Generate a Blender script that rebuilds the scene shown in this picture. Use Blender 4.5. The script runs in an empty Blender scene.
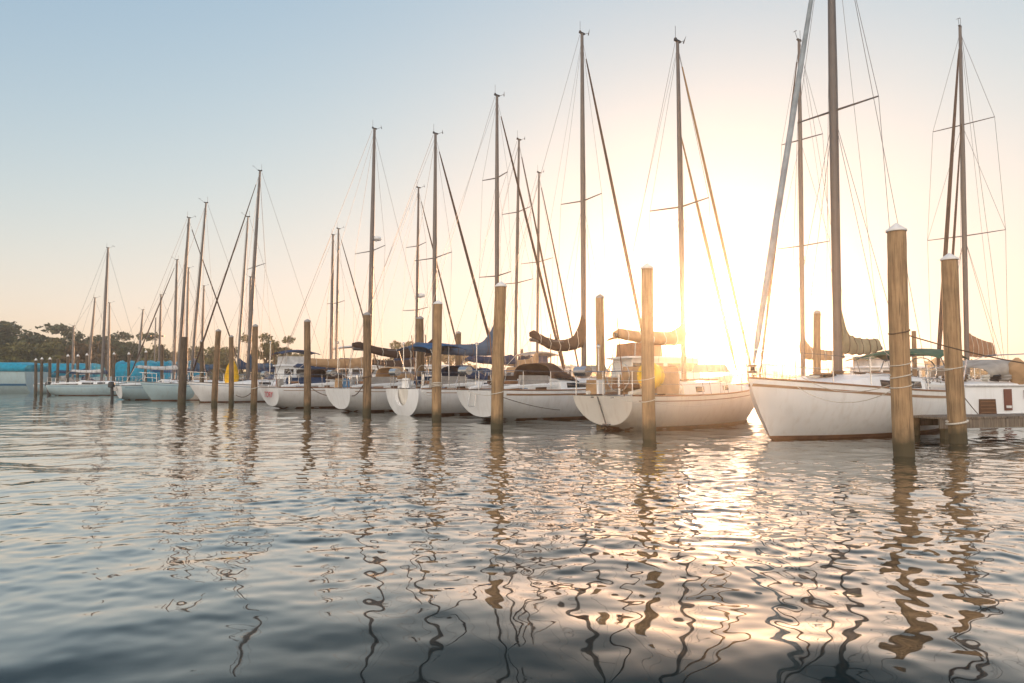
import bpy, math, random
import numpy as np
from mathutils import Vector, Matrix
R = math.radians
SC = bpy.context.scene
COL = SC.collection
# ------------------------------------------------------------------ camera
CAMZ, F, PITCH = 1.2, 683.0, R(3.39)
cd = bpy.data.cameras.new('camera'); cam = bpy.data.objects.new('camera', cd); COL.objects.link(cam)
cam.location = (0, 0, CAMZ); cam.rotation_euler = (math.pi/2 + PITCH, 0, 0)
cd.sensor_width = 36; cd.lens = F/1024*36; cd.clip_start = .05; cd.clip_end = 5000
SC.camera = cam
# ------------------------------------------------------------------ light
SUN_EL, SUN_AZ = R(5.3), R(15.8)
EXPO = .5
SKY_K, SKY_CAP, AUR, REAR_FILL = (3.0, 4.0, 5.8), (.96, .87, .79), (40, 1.3, .16), 11.5
W = bpy.data.worlds.new('World'); SC.world = W; W.use_nodes = True
nt = W.node_tree; nt.nodes.clear()
sky = nt.nodes.new('ShaderNodeTexSky'); sky.sky_type = 'NISHITA'; sky.sun_disc = False
sky.sun_elevation = SUN_EL; sky.sun_rotation = SUN_AZ; sky.air_density = 1.0; sky.dust_density = .6; sky.ozone_density = 1.5
sd = Vector((math.sin(SUN_AZ)*math.cos(SUN_EL), math.cos(SUN_AZ)*math.cos(SUN_EL), math.sin(SUN_EL)))
def wn(kind, **kw):
    n = nt.nodes.new(kind)
    for k, v in kw.items(): setattr(n, k, v)
    return n
def wmath(op, a, b=None):
    n = wn('ShaderNodeMath', operation=op)
    for i, x in enumerate((a, b)):
        if x is None: continue
        if isinstance(x, (int, float)): n.inputs[i].default_value = x
        else: nt.links.new(x, n.inputs[i])
    return n.outputs[0]
# sky tone curve: softens the contrast of the clear sky (gamma) and tints it; a soft aureole stands round the sun
sep = wn('ShaderNodeSeparateXYZ'); nt.links.new(sky.outputs[0], sep.inputs[0]); cmb = wn('ShaderNodeCombineXYZ')
for i in range(3):   # tone curve per channel: the clear sky's brightness saturates towards a pale cream
    v = wmath('SUBTRACT', 1.0, wmath('EXPONENT', wmath('MULTIPLY', sep.outputs[i], -.15*SKY_K[i])))
    nt.links.new(wmath('MULTIPLY', v, SKY_CAP[i]/(.15*2**EXPO)), cmb.inputs[i])
geo = wn('ShaderNodeTexCoord')
sz = wn('ShaderNodeSeparateXYZ'); nt.links.new(geo.outputs['Generated'], sz.inputs[0])
dustf = wmath('EXPONENT', wmath('MULTIPLY', wmath('MAXIMUM', sz.outputs[2], 0.0), -9.0))
dust = wn('ShaderNodeMixRGB', blend_type='MULTIPLY'); dust.inputs[2].default_value = (1, .88, .82, 1)
nt.links.new(dustf, dust.inputs[0]); nt.links.new(cmb.outputs[0], dust.inputs[1])
peach = wmath('EXPONENT', wmath('MULTIPLY', wmath('MAXIMUM', sz.outputs[2], 0.0), -3.4))
dot = wn('ShaderNodeVectorMath', operation='DOT_PRODUCT'); dot.inputs[1].default_value = sd; nt.links.new(geo.outputs['Generated'], dot.inputs[0])
dv = wmath('SUBTRACT', 1.0, dot.outputs['Value'])
g1 = wmath('MULTIPLY', wmath('EXPONENT', wmath('MULTIPLY', dv, -1/.0011)), AUR[0])
g2 = wmath('MULTIPLY', wmath('EXPONENT', wmath('MULTIPLY', dv, -1/.010)), AUR[1])
g3 = wmath('MULTIPLY', wmath('EXPONENT', wmath('MULTIPLY', dv, -1/.07)), AUR[2])
# added warm fill glow in the unseen sky opposite the sun, brightens camera-facing sides
g4 = wmath('MULTIPLY', wmath('POWER', wmath('MAXIMUM', wmath('MULTIPLY', wmath('ADD', dot.outputs['Value'], .1), -.91), 0.0), .7), REAR_FILL)
def scaled(v, c):
    n = wn('ShaderNodeVectorMath', operation='SCALE'); n.inputs[0].default_value = c; nt.links.new(v, n.inputs['Scale']); return n.outputs[0]
def vadd(a, b):
    n = wn('ShaderNodeVectorMath', operation='ADD'); nt.links.new(a, n.inputs[0]); nt.links.new(b, n.inputs[1]); return n.outputs[0]
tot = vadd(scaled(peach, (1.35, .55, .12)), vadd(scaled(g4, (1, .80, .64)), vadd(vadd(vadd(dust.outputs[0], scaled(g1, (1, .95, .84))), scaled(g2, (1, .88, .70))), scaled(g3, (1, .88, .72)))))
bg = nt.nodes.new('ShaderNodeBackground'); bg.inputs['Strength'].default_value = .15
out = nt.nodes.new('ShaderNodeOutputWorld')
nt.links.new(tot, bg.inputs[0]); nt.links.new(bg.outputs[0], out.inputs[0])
ld = bpy.data.lights.new('sun', 'SUN'); ld.energy = 5.0; ld.angle = R(.6); ld.color = (1, .52, .24)
lo = bpy.data.objects.new('sun', ld); COL.objects.link(lo); lo.rotation_euler = sd.to_track_quat('Z', 'Y').to_euler()
lo.location = (40, 60, 60)
SC.view_settings.view_transform = 'Standard'; SC.view_settings.look = 'None'
SC.view_settings.gamma = 1; SC.view_settings.exposure = EXPO; SC.view_settings.use_curve_mapping = False
SC.cycles.use_denoising = True; SC.cycles.max_bounces = 8; SC.cycles.volume_bounces = 1
SC.cycles.sample_clamp_indirect = 6; SC.cycles.caustics_reflective = False; SC.cycles.caustics_refractive = False
rng = random.Random(7)
# ------------------------------------------------------------------ pixels to places
def at(px, py, d):
    u = (px-512)/F; v = (341.5-py)/F
    y = math.cos(PITCH) - v*math.sin(PITCH); z = math.sin(PITCH) + v*math.cos(PITCH)
    return Vector((u*d/y, d, CAMZ + z*d/y))
# ------------------------------------------------------------------ materials
MATS = {}
def mat(name, c, rough=.6, metal=0, var=.15, scale=6, bump=0, c2=None, stretch=(1, 1, 1), spec=.5, streak=0, trans=0):
    if name in MATS: return MATS[name]
    m = bpy.data.materials.new(name); m.use_nodes = True; t = m.node_tree; p = t.nodes['Principled BSDF']
    p.inputs['Roughness'].default_value = rough; p.inputs['Metallic'].default_value = metal
    p.inputs['Specular IOR Level'].default_value = spec
    tc = t.nodes.new('ShaderNodeTexCoord'); mp = t.nodes.new('ShaderNodeMapping'); mp.inputs['Scale'].default_value = stretch
    n = t.nodes.new('ShaderNodeTexNoise'); n.inputs['Scale'].default_value = scale; n.inputs['Detail'].default_value = 6
    rp = t.nodes.new('ShaderNodeValToRGB')
    a = [max(0, x*(1-var)) for x in c[:3]]; b = list((c2 or [min(1, x*(1+var)) for x in c])[:3])
    rp.color_ramp.elements[0].position = .3; rp.color_ramp.elements[0].color = (*a, 1)
    rp.color_ramp.elements[1].position = .7; rp.color_ramp.elements[1].color = (*b, 1)
    L = t.links.new
    L(tc.outputs['Object'], mp.inputs[0]); L(mp.outputs[0], n.inputs['Vector']); L(n.outputs['Fac'], rp.inputs[0])
    col = rp.outputs[0]
    if streak:
        mp2 = t.nodes.new('ShaderNodeMapping'); mp2.inputs['Scale'].default_value = (1, 1, .08)
        n2 = t.nodes.new('ShaderNodeTexNoise'); n2.inputs['Scale'].default_value = 9; n2.inputs['Detail'].default_value = 4
        L(tc.outputs['Object'], mp2.inputs[0]); L(mp2.outputs[0], n2.inputs['Vector'])
        r2 = t.nodes.new('ShaderNodeMapRange'); r2.inputs[1].default_value = .5; r2.inputs[2].default_value = .75
        r2.inputs[3].default_value = 0; r2.inputs[4].default_value = streak
        mx = t.nodes.new('ShaderNodeMixRGB'); mx.inputs[2].default_value = (.3, .2, .1, 1)
        L(n2.outputs['Fac'], r2.inputs[0]); L(r2.outputs[0], mx.inputs[0]); L(col, mx.inputs[1]); col = mx.outputs[0]
    L(col, p.inputs['Base Color'])
    if bump:
        bp = t.nodes.new('ShaderNodeBump'); bp.inputs['Strength'].default_value = bump; bp.inputs['Distance'].default_value = .02
        L(n.outputs['Fac'], bp.inputs['Height']); L(bp.outputs[0], p.inputs['Normal'])
    if trans: p.inputs['Transmission Weight'].default_value = trans
    MATS[name] = m; return m
def wood_mat(name, base, dark, wet=True):
    m = bpy.data.materials.new(name); m.use_nodes = True; t = m.node_tree; p = t.nodes['Principled BSDF']; L = t.links.new
    p.inputs['Roughness'].default_value = .85
    tc = t.nodes.new('ShaderNodeTexCoord'); oi = t.nodes.new('ShaderNodeObjectInfo')
    ad = t.nodes.new('ShaderNodeVectorMath'); ad.operation = 'ADD'
    sc_ = t.nodes.new('ShaderNodeMath'); sc_.operation = 'MULTIPLY'; sc_.inputs[1].default_value = 40
    L(oi.outputs['Random'], sc_.inputs[0]); L(tc.outputs['Object'], ad.inputs[0]); L(sc_.outputs[0], ad.inputs[1])
    mp = t.nodes.new('ShaderNodeMapping'); mp.inputs['Scale'].default_value = (1, 1, .06)
    n = t.nodes.new('ShaderNodeTexNoise'); n.inputs['Scale'].default_value = 26; n.inputs['Detail'].default_value = 8; n.inputs['Roughness'].default_value = .65
    L(ad.outputs[0], mp.inputs[0]); L(mp.outputs[0], n.inputs['Vector'])
    rp = t.nodes.new('ShaderNodeValToRGB'); e = rp.color_ramp.elements
    e[0].position = .36; e[0].color = (*dark, 1); e[1].position = .62; e[1].color = (*base, 1)
    L(n.outputs['Fac'], rp.inputs[0])
    n2 = t.nodes.new('ShaderNodeTexNoise'); n2.inputs['Scale'].default_value = 3; n2.inputs['Detail'].default_value = 5
    L(ad.outputs[0], n2.inputs['Vector'])
    mx = t.nodes.new('ShaderNodeMixRGB'); mx.blend_type = 'MULTIPLY'; mx.inputs[0].default_value = .6
    r3 = t.nodes.new('ShaderNodeValToRGB'); r3.color_ramp.elements[0].position = .3; r3.color_ramp.elements[0].color = (.5, .52, .5, 1)
    r3.color_ramp.elements[1].position = .65; r3.color_ramp.elements[1].color = (1.05, 1, .92, 1)
    L(n2.outputs['Fac'], r3.inputs[0]); L(rp.outputs[0], mx.inputs[1]); L(r3.outputs[0], mx.inputs[2]); col = mx.outputs[0]
    nc = t.nodes.new('ShaderNodeTexNoise'); nc.inputs['Scale'].default_value = 60; nc.inputs['Detail'].default_value = 2
    mc = t.nodes.new('ShaderNodeMapping'); mc.inputs['Scale'].default_value = (1, 1, .018); L(ad.outputs[0], mc.inputs[0]); L(mc.outputs[0], nc.inputs['Vector'])
    rc = t.nodes.new('ShaderNodeMapRange'); rc.inputs[1].default_value = .64; rc.inputs[2].default_value = .70; rc.inputs[3].default_value = 0; rc.inputs[4].default_value = .85
    L(nc.outputs['Fac'], rc.inputs[0])
    m3 = t.nodes.new('ShaderNodeMixRGB'); m3.inputs[2].default_value = (.045, .03, .02, 1); L(rc.outputs[0], m3.inputs[0]); L(col, m3.inputs[1]); col = m3.outputs[0]
    if wet:
        sx = t.nodes.new('ShaderNodeSeparateXYZ'); L(tc.outputs['Object'], sx.inputs[0])
        am = t.nodes.new('ShaderNodeMath'); am.operation = 'MULTIPLY_ADD'; am.inputs[1].default_value = .35; L(n2.outputs['Fac'], am.inputs[0]); L(sx.outputs[2], am.inputs[2])
        mr = t.nodes.new('ShaderNodeMapRange'); mr.inputs[1].default_value = .36; mr.inputs[2].default_value = .60; mr.inputs[3].default_value = 1; mr.inputs[4].default_value = 0
        L(am.outputs[0], mr.inputs[0])
        m2 = t.nodes.new('ShaderNodeMixRGB'); m2.inputs[2].default_value = (.075, .062, .032, 1)
        L(mr.outputs[0], m2.inputs[0]); L(col, m2.inputs[1]); col = m2.outputs[0]
    L(col, p.inputs['Base Color'])
    bp = t.nodes.new('ShaderNodeBump'); bp.inputs['Strength'].default_value = .7; bp.inputs['Distance'].default_value = .02
    L(n.outputs['Fac'], bp.inputs['Height']); L(bp.outputs[0], p.inputs['Normal'])
    return m
WHITE = mat('white_gelcoat', (.82, .83, .82), .3, var=.04, scale=2, streak=.16)
CREAM = mat('cream_gelcoat', (.74, .70, .62), .35, var=.05, scale=2, streak=.18)
GREYW = mat('blue_grey_gelcoat', (.40, .54, .58), .4, var=.06, scale=2, streak=.2)
DECK = mat('deck_gelcoat', (.70, .70, .67), .6, var=.08, scale=5)
BOTTOM = mat('antifouling_paint', (.20, .095, .05), .6, var=.35, scale=5)
GREENB = mat('weedy_bottom_paint', (.05, .07, .04), .8, var=.4, scale=6)
RUSTS = mat('brown_stripe', (.30, .18, .10), .5, var=.1)
BLUES = mat('blue_stripe', (.03, .14, .28), .4, var=.1)
DGLASS = mat('smoked_glass', (.02, .018, .018), .12, var=.2)
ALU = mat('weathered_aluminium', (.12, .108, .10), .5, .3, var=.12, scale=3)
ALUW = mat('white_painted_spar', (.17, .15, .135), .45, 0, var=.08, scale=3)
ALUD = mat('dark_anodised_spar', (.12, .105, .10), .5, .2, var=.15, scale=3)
STEEL = mat('stainless_steel', (.55, .55, .55), .25, .9, var=.05)
WIRE = mat('rigging_wire', (.14, .13, .13), .5, .5, var=.05)
BLACK = mat('black_plastic', (.02, .02, .022), .45, var=.2)
ROPE = mat('white_rope', (.60, .56, .48), .9, var=.25, scale=60)
DROPE = mat('dark_rope', (.11, .075, .05), .9, var=.25, scale=60)
TEAK = mat('teak_trim', (.24, .12, .055), .7, var=.3, scale=20, stretch=(1, 12, 12))
def fabric(n, c): return mat(n, c, .9, var=.22, scale=3.5, bump=.5, spec=.2)
F_NAVY = fabric('navy_canvas', (.025, .05, .11)); F_BLUE = fabric('blue_canvas', (.025, .09, .20))
F_TAN = fabric('tan_canvas', (.42, .27, .15)); F_BRN = fabric('dark_brown_canvas', (.07, .045, .035))
F_GRN = fabric('green_canvas', (.06, .13, .09)); F_GREY = fabric('grey_canvas', (.34, .32, .29))
F_TURQ = fabric('turquoise_tarpaulin', (.01, .27, .42)); F_YEL = fabric('yellow_canvas', (.75, .42, .02))
F_WHT = fabric('white_sailcloth', (.55, .55, .54)); F_ORG = fabric('orange_tan_canvas', (.38, .20, .11))
F_LBL = fabric('pale_blue_sailcloth', (.26, .31, .34)); F_SLATE = fabric('slate_blue_canvas', (.07, .12, .19))
F_OLV = fabric('olive_tan_canvas', (.30, .27, .18))
RED = mat('red_paint', (.5, .04, .03), .5); PINKL = mat('faded_red_lettering', (.55, .09, .11), .6)
YELP = mat('yellow_plastic', (.85, .52, .02), .5); INSIDE = mat('dark_brown_teak', (.12, .06, .03), .8)  # dark brown teak for companionway hatches and the louvred panel
WCAP = mat('white_plastic_cap', (.72, .72, .70), .5, var=.12, scale=12)
WOOD = wood_mat('weathered_piling_timber', (.46, .31, .17), (.26, .165, .09))
WOODD = wood_mat('shaded_piling_timber', (.16, .115, .075), (.05, .04, .03))  # darker copy of the timber: shade on the far posts put into the colour
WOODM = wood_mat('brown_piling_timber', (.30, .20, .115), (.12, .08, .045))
PLANK = wood_mat('dock_plank_timber', (.30, .25, .20), (.14, .11, .08), False)
BARK = mat('bark', (.10, .07, .045), .9, var=.3, scale=10, bump=.5)
# ------------------------------------------------------------------ mesh builder
class MB:
    def __init__(s): s.v = []; s.f = []
    def add(s, vs, fs):
        o = len(s.v); s.v += [tuple(p) for p in vs]; s.f += [tuple(i+o for i in f) for f in fs]; return s
    def box(s, c, d, rot=None, taper=1):
        vs = []
        for z in (-.5, .5):
            k = taper if z > 0 else 1
            for x, y in ((-.5, -.5), (.5, -.5), (.5, .5), (-.5, .5)):
                p = Vector((x*d[0]*k, y*d[1]*k, z*d[2]))
                if rot is not None: p = rot @ p
                vs.append(p+Vector(c))
        return s.add(vs, [(3, 2, 1, 0), (4, 5, 6, 7), (0, 1, 5, 4), (1, 2, 6, 5), (2, 3, 7, 6), (3, 0, 4, 7)])
    def tube(s, pts, r, n=6, flat=1.0):
        pts = [Vector(p) for p in pts]; m = len(pts)
        rs = r if isinstance(r, (list, tuple)) else [r]*m
        vs = []; up = None
        for i, p in enumerate(pts):
            t = (pts[min(i+1, m-1)] - pts[max(i-1, 0)])
            if t.length < 1e-9: t = Vector((0, 0, 1))
            t.normalize()
            if up is None: up = Vector((0, 0, 1)) if abs(t.z) < .9 else Vector((1, 0, 0))
            a = t.cross(up)
            if a.length < 1e-4: a = t.cross(Vector((0, 1, 0)))
            a.normalize(); b = a.cross(t).normalized(); up = b
            for k in range(n):
                w = 2*math.pi*k/n
                vs.append(p + a*math.cos(w)*rs[i]*flat + b*math.sin(w)*rs[i])
        fs = [(i*n+k, i*n+(k+1) % n, (i+1)*n+(k+1) % n, (i+1)*n+k) for i in range(m-1) for k in range(n)]
        fs += [tuple(range(n))[::-1], tuple((m-1)*n+k for k in range(n))]
        return s.add(vs, fs)
    def lathe(s, c, prof, n=16):
        vs = [(c[0]+r*math.cos(2*math.pi*k/n), c[1]+r*math.sin(2*math.pi*k/n), c[2]+z) for r, z in prof for k in range(n)]
        m = len(prof)
        fs = [(i*n+k, i*n+(k+1) % n, (i+1)*n+(k+1) % n, (i+1)*n+k) for i in range(m-1) for k in range(n)]
        fs += [tuple(range(n))[::-1], tuple((m-1)*n+k for k in range(n))]
        return s.add(vs, fs)
    def grid(s, rows, closed=False, cap=False):
        n = len(rows[0]); vs = [p for r_ in rows for p in r_]; K = n if closed else n-1
        fs = [(i*n+k, i*n+(k+1) % n, (i+1)*n+(k+1) % n, (i+1)*n+k) for i in range(len(rows)-1) for k in range(K)]
        if cap: fs += [tuple(range(n))[::-1], tuple((len(rows)-1)*n+k for k in range(n))]
        return s.add(vs, fs)
    def ball(s, c, r, n=10):
        r = (r, r, r) if not isinstance(r, tuple) else r
        rows = []
        for i in range(n//2+1):
            a = math.pi*i/(n//2); q = max(math.sin(a), .02)
            rows.append([(c[0]+r[0]*q*math.cos(2*math.pi*k/n), c[1]+r[1]*q*math.sin(2*math.pi*k/n), c[2]+r[2]*math.cos(a)) for k in range(n)])
        return s.grid(rows, True)
    def build(s, name, m, parent=None, solid=0, label=None):
        me = bpy.data.meshes.new(name); me.from_pydata(s.v, [], s.f); me.validate()
        me.polygons.foreach_set('use_smooth', [True]*len(me.polygons))
        try: me.set_sharp_from_angle(angle=R(38))
        except Exception: pass
        me.materials.append(m)
        o = bpy.data.objects.new(name, me); COL.objects.link(o)
        if parent is not None: o.parent = parent
        if solid:
            md = o.modifiers.new('thickness', 'SOLIDIFY'); md.thickness = solid; md.offset = 0
        if label: o['label'] = label
        return o
def tag(o, label, cat, group=None):
    o['label'] = label; o['category'] = cat
    if group: o['group'] = group
    return o
def thing(name, label, cat, loc=(0, 0, 0), rz=0, group=None):
    o = bpy.data.objects.new(name, None); COL.objects.link(o); o.location = loc; o.rotation_euler = (0, 0, rz); o.empty_display_size = .3
    return tag(o, label, cat, group)
def sag(a, b, drop, n=14):
    a = Vector(a); b = Vector(b)
    return [a.lerp(b, i/n) - Vector((0, 0, drop*4*(i/n)*(1-i/n))) for i in range(n+1)]
def text_part(name, body, size, M, m, parent, ext=.004):
    cu = bpy.data.curves.new(name, 'FONT'); cu.body = body; cu.size = size; cu.extrude = ext; cu.align_x = 'CENTER'; cu.align_y = 'CENTER'
    tmp = bpy.data.objects.new('tmp_text', cu); COL.objects.link(tmp)
    bpy.context.view_layer.update()
    me = bpy.data.meshes.new_from_object(tmp.evaluated_get(bpy.context.evaluated_depsgraph_get()))
    bpy.data.objects.remove(tmp)
    me.name = name; me.materials.clear(); me.materials.append(m)
    o = bpy.data.objects.new(name, me); COL.objects.link(o); o.parent = parent; o.matrix_local = M
    return o
# ------------------------------------------------------------------ water
def wave_field(X, Y, dist):
    g = np.random.RandomState(11); Z = np.zeros_like(X)
    sp = 2*np.pi
    # patches: ripples are stronger to the right and in the middle distance
    patch = .62 + .38*np.sin(X*.35+1.1+.8*np.sin(Y*.21))*np.sin(Y*.27-.4) + .25*np.clip((X-1.5)/5, -1, 1)
    for lo, hi, cnt, slope, rip in ((1.7, 3.6, 10, .016, 0), (.75, 1.6, 16, .021, 0), (.32, .7, 20, .046, .7), (.12, .28, 28, .082, 1)):
        for i in range(cnt):
            lam = lo*(hi/lo)**g.rand(); th = g.normal(R(75), R(48)); ph = g.rand()*sp
            k = sp/lam; a = slope*1.42/math.sqrt(cnt)/k
            fade = np.clip((lam/(dist*.0062)-1.2)/2, 0, 1)
            w = np.sin(k*(X*math.cos(th)+Y*math.sin(th)) + ph + .7*np.sin(X*.5*math.sin(th)+ph)+.5*np.sin(Y*.4+ph*2))
            Z += a*w*fade*((1-rip)+rip*np.clip(patch, .12, 1.4)*np.clip((dist-2.8+.25*np.clip(X, 0, 6))/4.0, .14, 1.2))
    return Z
WATER_F = ((.09, .05), (.125, .13), (.17, .36), (.24, .58), (.45, .76), (.7, .88))
def make_water():
    nr, na = 1350, 860
    rr = 1.4*np.exp(np.linspace(0, math.log(235/1.4), nr))
    front = np.linspace(R(-52), R(52), na-60); back = np.linspace(R(52), R(308), 62)[1:-1]
    aa = np.concatenate([front, back]); na = len(aa)
    Rr, Aa = np.meshgrid(rr, aa, indexing='ij')
    X = Rr*np.sin(Aa); Y = Rr*np.cos(Aa); Z = wave_field(X, Y, Rr)
    co = np.stack([X, Y, Z], -1).reshape(-1, 3)
    i = np.arange(nr-1)[:, None]*na; j = np.arange(na)[None, :]; j2 = (j+1) % na
    q = np.stack([i+j, i+na+j, i+na+j2, i+j2], -1).reshape(-1, 4)[:, ::-1]
    nv = len(co)
    co = np.vstack([co, [[0, 0, 0]]])  # centre, under the viewer
    jj = np.arange(na); tri = np.stack([np.full(na, nv), (jj+1) % na, jj], -1)
    me = bpy.data.meshes.new('water')
    me.vertices.add(len(co)); me.vertices.foreach_set('co', co.astype('f4').ravel())
    nl = q.size + tri.size; me.loops.add(nl); me.loops.foreach_set('vertex_index', np.concatenate([q.ravel(), tri.ravel()]).astype('i4'))
    me.polygons.add(len(q)+len(tri))
    ls = np.concatenate([np.arange(len(q))*4, q.size+np.arange(len(tri))*3]); me.polygons.foreach_set('loop_start', ls.astype('i4'))
    me.polygons.foreach_set('use_smooth', np.ones(len(q)+len(tri), bool))
    me.update(calc_edges=True); me.validate()
    m = bpy.data.materials.new('harbour_water'); m.use_nodes = True; t = m.node_tree; t.nodes.clear(); L = t.links.new
    mo_ = t.nodes.new('ShaderNodeOutputMaterial'); mix = t.nodes.new('ShaderNodeMixShader'); L(mix.outputs[0], mo_.inputs[0])
    body = t.nodes.new('ShaderNodeBsdfDiffuse'); body.inputs['Color'].default_value = (.004, .014, .017, 1)
    gl = t.nodes.new('ShaderNodeBsdfGlossy'); gl.inputs['Roughness'].default_value = .025; gl.inputs['Color'].default_value = (.97, .97, .95, 1)
    fr = t.nodes.new('ShaderNodeFresnel'); fr.inputs['IOR'].default_value = 1.34
    rp = t.nodes.new('ShaderNodeValToRGB'); e = rp.color_ramp.elements; e[0].position = 0; e[0].color = (.03,)*3+(1,); e[1].position = 1; e[1].color = (1, 1, 1, 1)
    for q_, v_ in WATER_F: x_ = e.new(q_); x_.color = (v_, v_, v_, 1)
    L(fr.outputs[0], rp.inputs[0]); L(rp.outputs[0], mix.inputs[0]); L(body.outputs[0], mix.inputs[1]); L(gl.outputs[0], mix.inputs[2])
    tc = t.nodes.new('ShaderNodeTexCoord'); mp = t.nodes.new('ShaderNodeMapping'); mp.inputs['Scale'].default_value = (.8, 1.2, 1)
    n1 = t.nodes.new('ShaderNodeTexNoise'); n1.inputs['Scale'].default_value = 4.2; n1.inputs['Detail'].default_value = 3; n1.inputs['Roughness'].default_value = .55
    n2 = t.nodes.new('ShaderNodeTexNoise'); n2.inputs['Scale'].default_value = .22; n2.inputs['Detail'].default_value = 3
    L(tc.outputs['Object'], mp.inputs[0]); L(mp.outputs[0], n1.inputs['Vector']); L(tc.outputs['Object'], n2.inputs['Vector'])
    # fine wind ripple in the distance, almost none at the feet of the viewer's quay
    vl = t.nodes.new('ShaderNodeVectorMath'); vl.operation = 'LENGTH'; L(tc.outputs['Object'], vl.inputs[0])
    mr = t.nodes.new('ShaderNodeMapRange'); mr.inputs[1].default_value = 4; mr.inputs[2].default_value = 14; mr.inputs[3].default_value = .06; mr.inputs[4].default_value = 1
    L(vl.outputs['Value'], mr.inputs[0])
    mr2 = t.nodes.new('ShaderNodeMapRange'); mr2.inputs[1].default_value = .35; mr2.inputs[2].default_value = .65; mr2.inputs[3].default_value = .35; mr2.inputs[4].default_value = 1
    L(n2.outputs['Fac'], mr2.inputs[0])
    mu = t.nodes.new('ShaderNodeMath'); mu.operation = 'MULTIPLY'; L(mr.outputs[0], mu.inputs[0]); L(mr2.outputs[0], mu.inputs[1])
    bp = t.nodes.new('ShaderNodeBump'); bp.inputs['Distance'].default_value = .011
    L(mu.outputs[0], bp.inputs['Strength']); L(n1.outputs['Fac'], bp.inputs['Height']); L(bp.outputs[0], gl.inputs['Normal']); L(bp.outputs[0], fr.inputs['Normal'])
    me.materials.append(m)
    o = bpy.data.objects.new('water', me); COL.objects.link(o); o['kind'] = 'structure'
make_water()
# ------------------------------------------------------------------ shore ground and haze
def make_shore():
    b = MB(); rows = []
    for rad, z in ((128, -.6), (134, .35), (150, .7), (175, .9), (205, 1.0)):
        rows.append([(rad*1.1*math.sin(R(a)), rad*math.cos(R(a))*(1+.03*math.sin(a*.4)), z+.1*math.sin(a)) for a in range(-75, 76, 3)])
    b.grid(rows)
    o = b.build('shore_ground', mat('grassy_shore', (.07, .075, .035), .95, var=.4, scale=.6)); o['kind'] = 'structure'
make_shore()
hz = MB().box((0, 0, 8), (490, 490, 19)).build('haze', MATS['bark']); hz['kind'] = 'stuff'
hz['label'] = 'warm sunlit haze in the evening air over the marina'
hm = bpy.data.materials.new('evening_haze'); hm.use_nodes = True; ht = hm.node_tree; ht.nodes.clear()
pv = ht.nodes.new('ShaderNodeVolumePrincipled'); ho = ht.nodes.new('ShaderNodeOutputMaterial'); ht.links.new(pv.outputs[0], ho.inputs['Volume'])
pv.inputs['Color'].default_value = (.95, .93, .90, 1); pv.inputs['Density'].default_value = .0013; pv.inputs['Anisotropy'].default_value = .92
hz.data.materials.clear(); hz.data.materials.append(hm)
# ------------------------------------------------------------------ trees
def crown_mesh(seed, rx, rz, leaf, n, kind):
    g = np.random.RandomState(seed); V = []; Fc = []
    cl = []
    nb = 26 if kind != 'flat' else 16
    for i in range(nb):
        a = g.rand()*6.28; q = math.sqrt(g.rand()); zz = g.rand()
        if kind == 'flat': c = (rx*q*math.cos(a), rx*.8*q*math.sin(a), rz*(.1+.9*zz)); s = (rx*.26, rx*.26, rz*.17)
        else: c = (rx*q*math.cos(a)*(1-.45*zz), rx*q*math.sin(a)*(1-.45*zz), rz*(zz*.85+.05)); s = (rx*.27, rx*.27, rz*.14)
        cl.append((c, s))
    for i in range(n):
        c, s = cl[g.randint(len(cl))]
        d = g.normal(size=3); d /= np.linalg.norm(d); d *= g.rand()**.35
        p = np.array(c)+d*np.array(s)*1.15
        if g.rand() < .06: p += g.normal(size=3)*np.array(s)*.5
        u = g.normal(size=3); u /= np.linalg.norm(u); w = np.cross(u, g.normal(size=3)); w /= np.linalg.norm(w)
        L = leaf*(.5+g.rand()); u *= L; w *= L*.55; k = len(V)
        V += [p-u, p+w, p+u, p-w]; Fc.append((k, k+1, k+2, k+3))
    me = bpy.data.meshes.new('crown'); me.from_pydata([tuple(v) for v in V], [], Fc); return me
def leafmat(name, a, b, c):
    m = bpy.data.materials.new(name); m.use_nodes = True; t = m.node_tree; p = t.nodes['Principled BSDF']; p.inputs['Roughness'].default_value = .7
    tc = t.nodes.new('ShaderNodeTexCoord'); n = t.nodes.new('ShaderNodeTexNoise'); n.inputs['Scale'].default_value = .9; n.inputs['Detail'].default_value = 5
    rp = t.nodes.new('ShaderNodeValToRGB'); e = rp.color_ramp.elements; e[0].position = .3; e[0].color = (*a, 1); e[1].position = .7; e[1].color = (*c, 1)
    x = e.new(.5); x.color = (*b, 1)
    t.links.new(tc.outputs['Object'], n.inputs['Vector']); t.links.new(n.outputs['Fac'], rp.inputs[0]); t.links.new(rp.outputs[0], p.inputs['Base Color'])
    p.inputs['Subsurface Weight'].default_value = 0
    return m
LEAF = [leafmat('dark_green_leaves', (.015, .026, .005), (.03, .045, .010), (.075, .085, .018)),
        leafmat('olive_leaves', (.05, .05, .010), (.11, .10, .02), (.19, .16, .035)),
        leafmat('russet_leaves', (.06, .035, .012), (.13, .07, .02), (.12, .10, .03))]
CR = [(crown_mesh(1, 5.0, 6.2, .26, 5200, 'round'), 5), (crown_mesh(2, 4.4, 7.0, .26, 5200, 'round'), 5), (crown_mesh(3, 5.4, 3.6, .24, 3600, 'flat'), 5), (crown_mesh(4, 4.8, 4.6, .25, 4200, 'round'), 5)]
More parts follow.
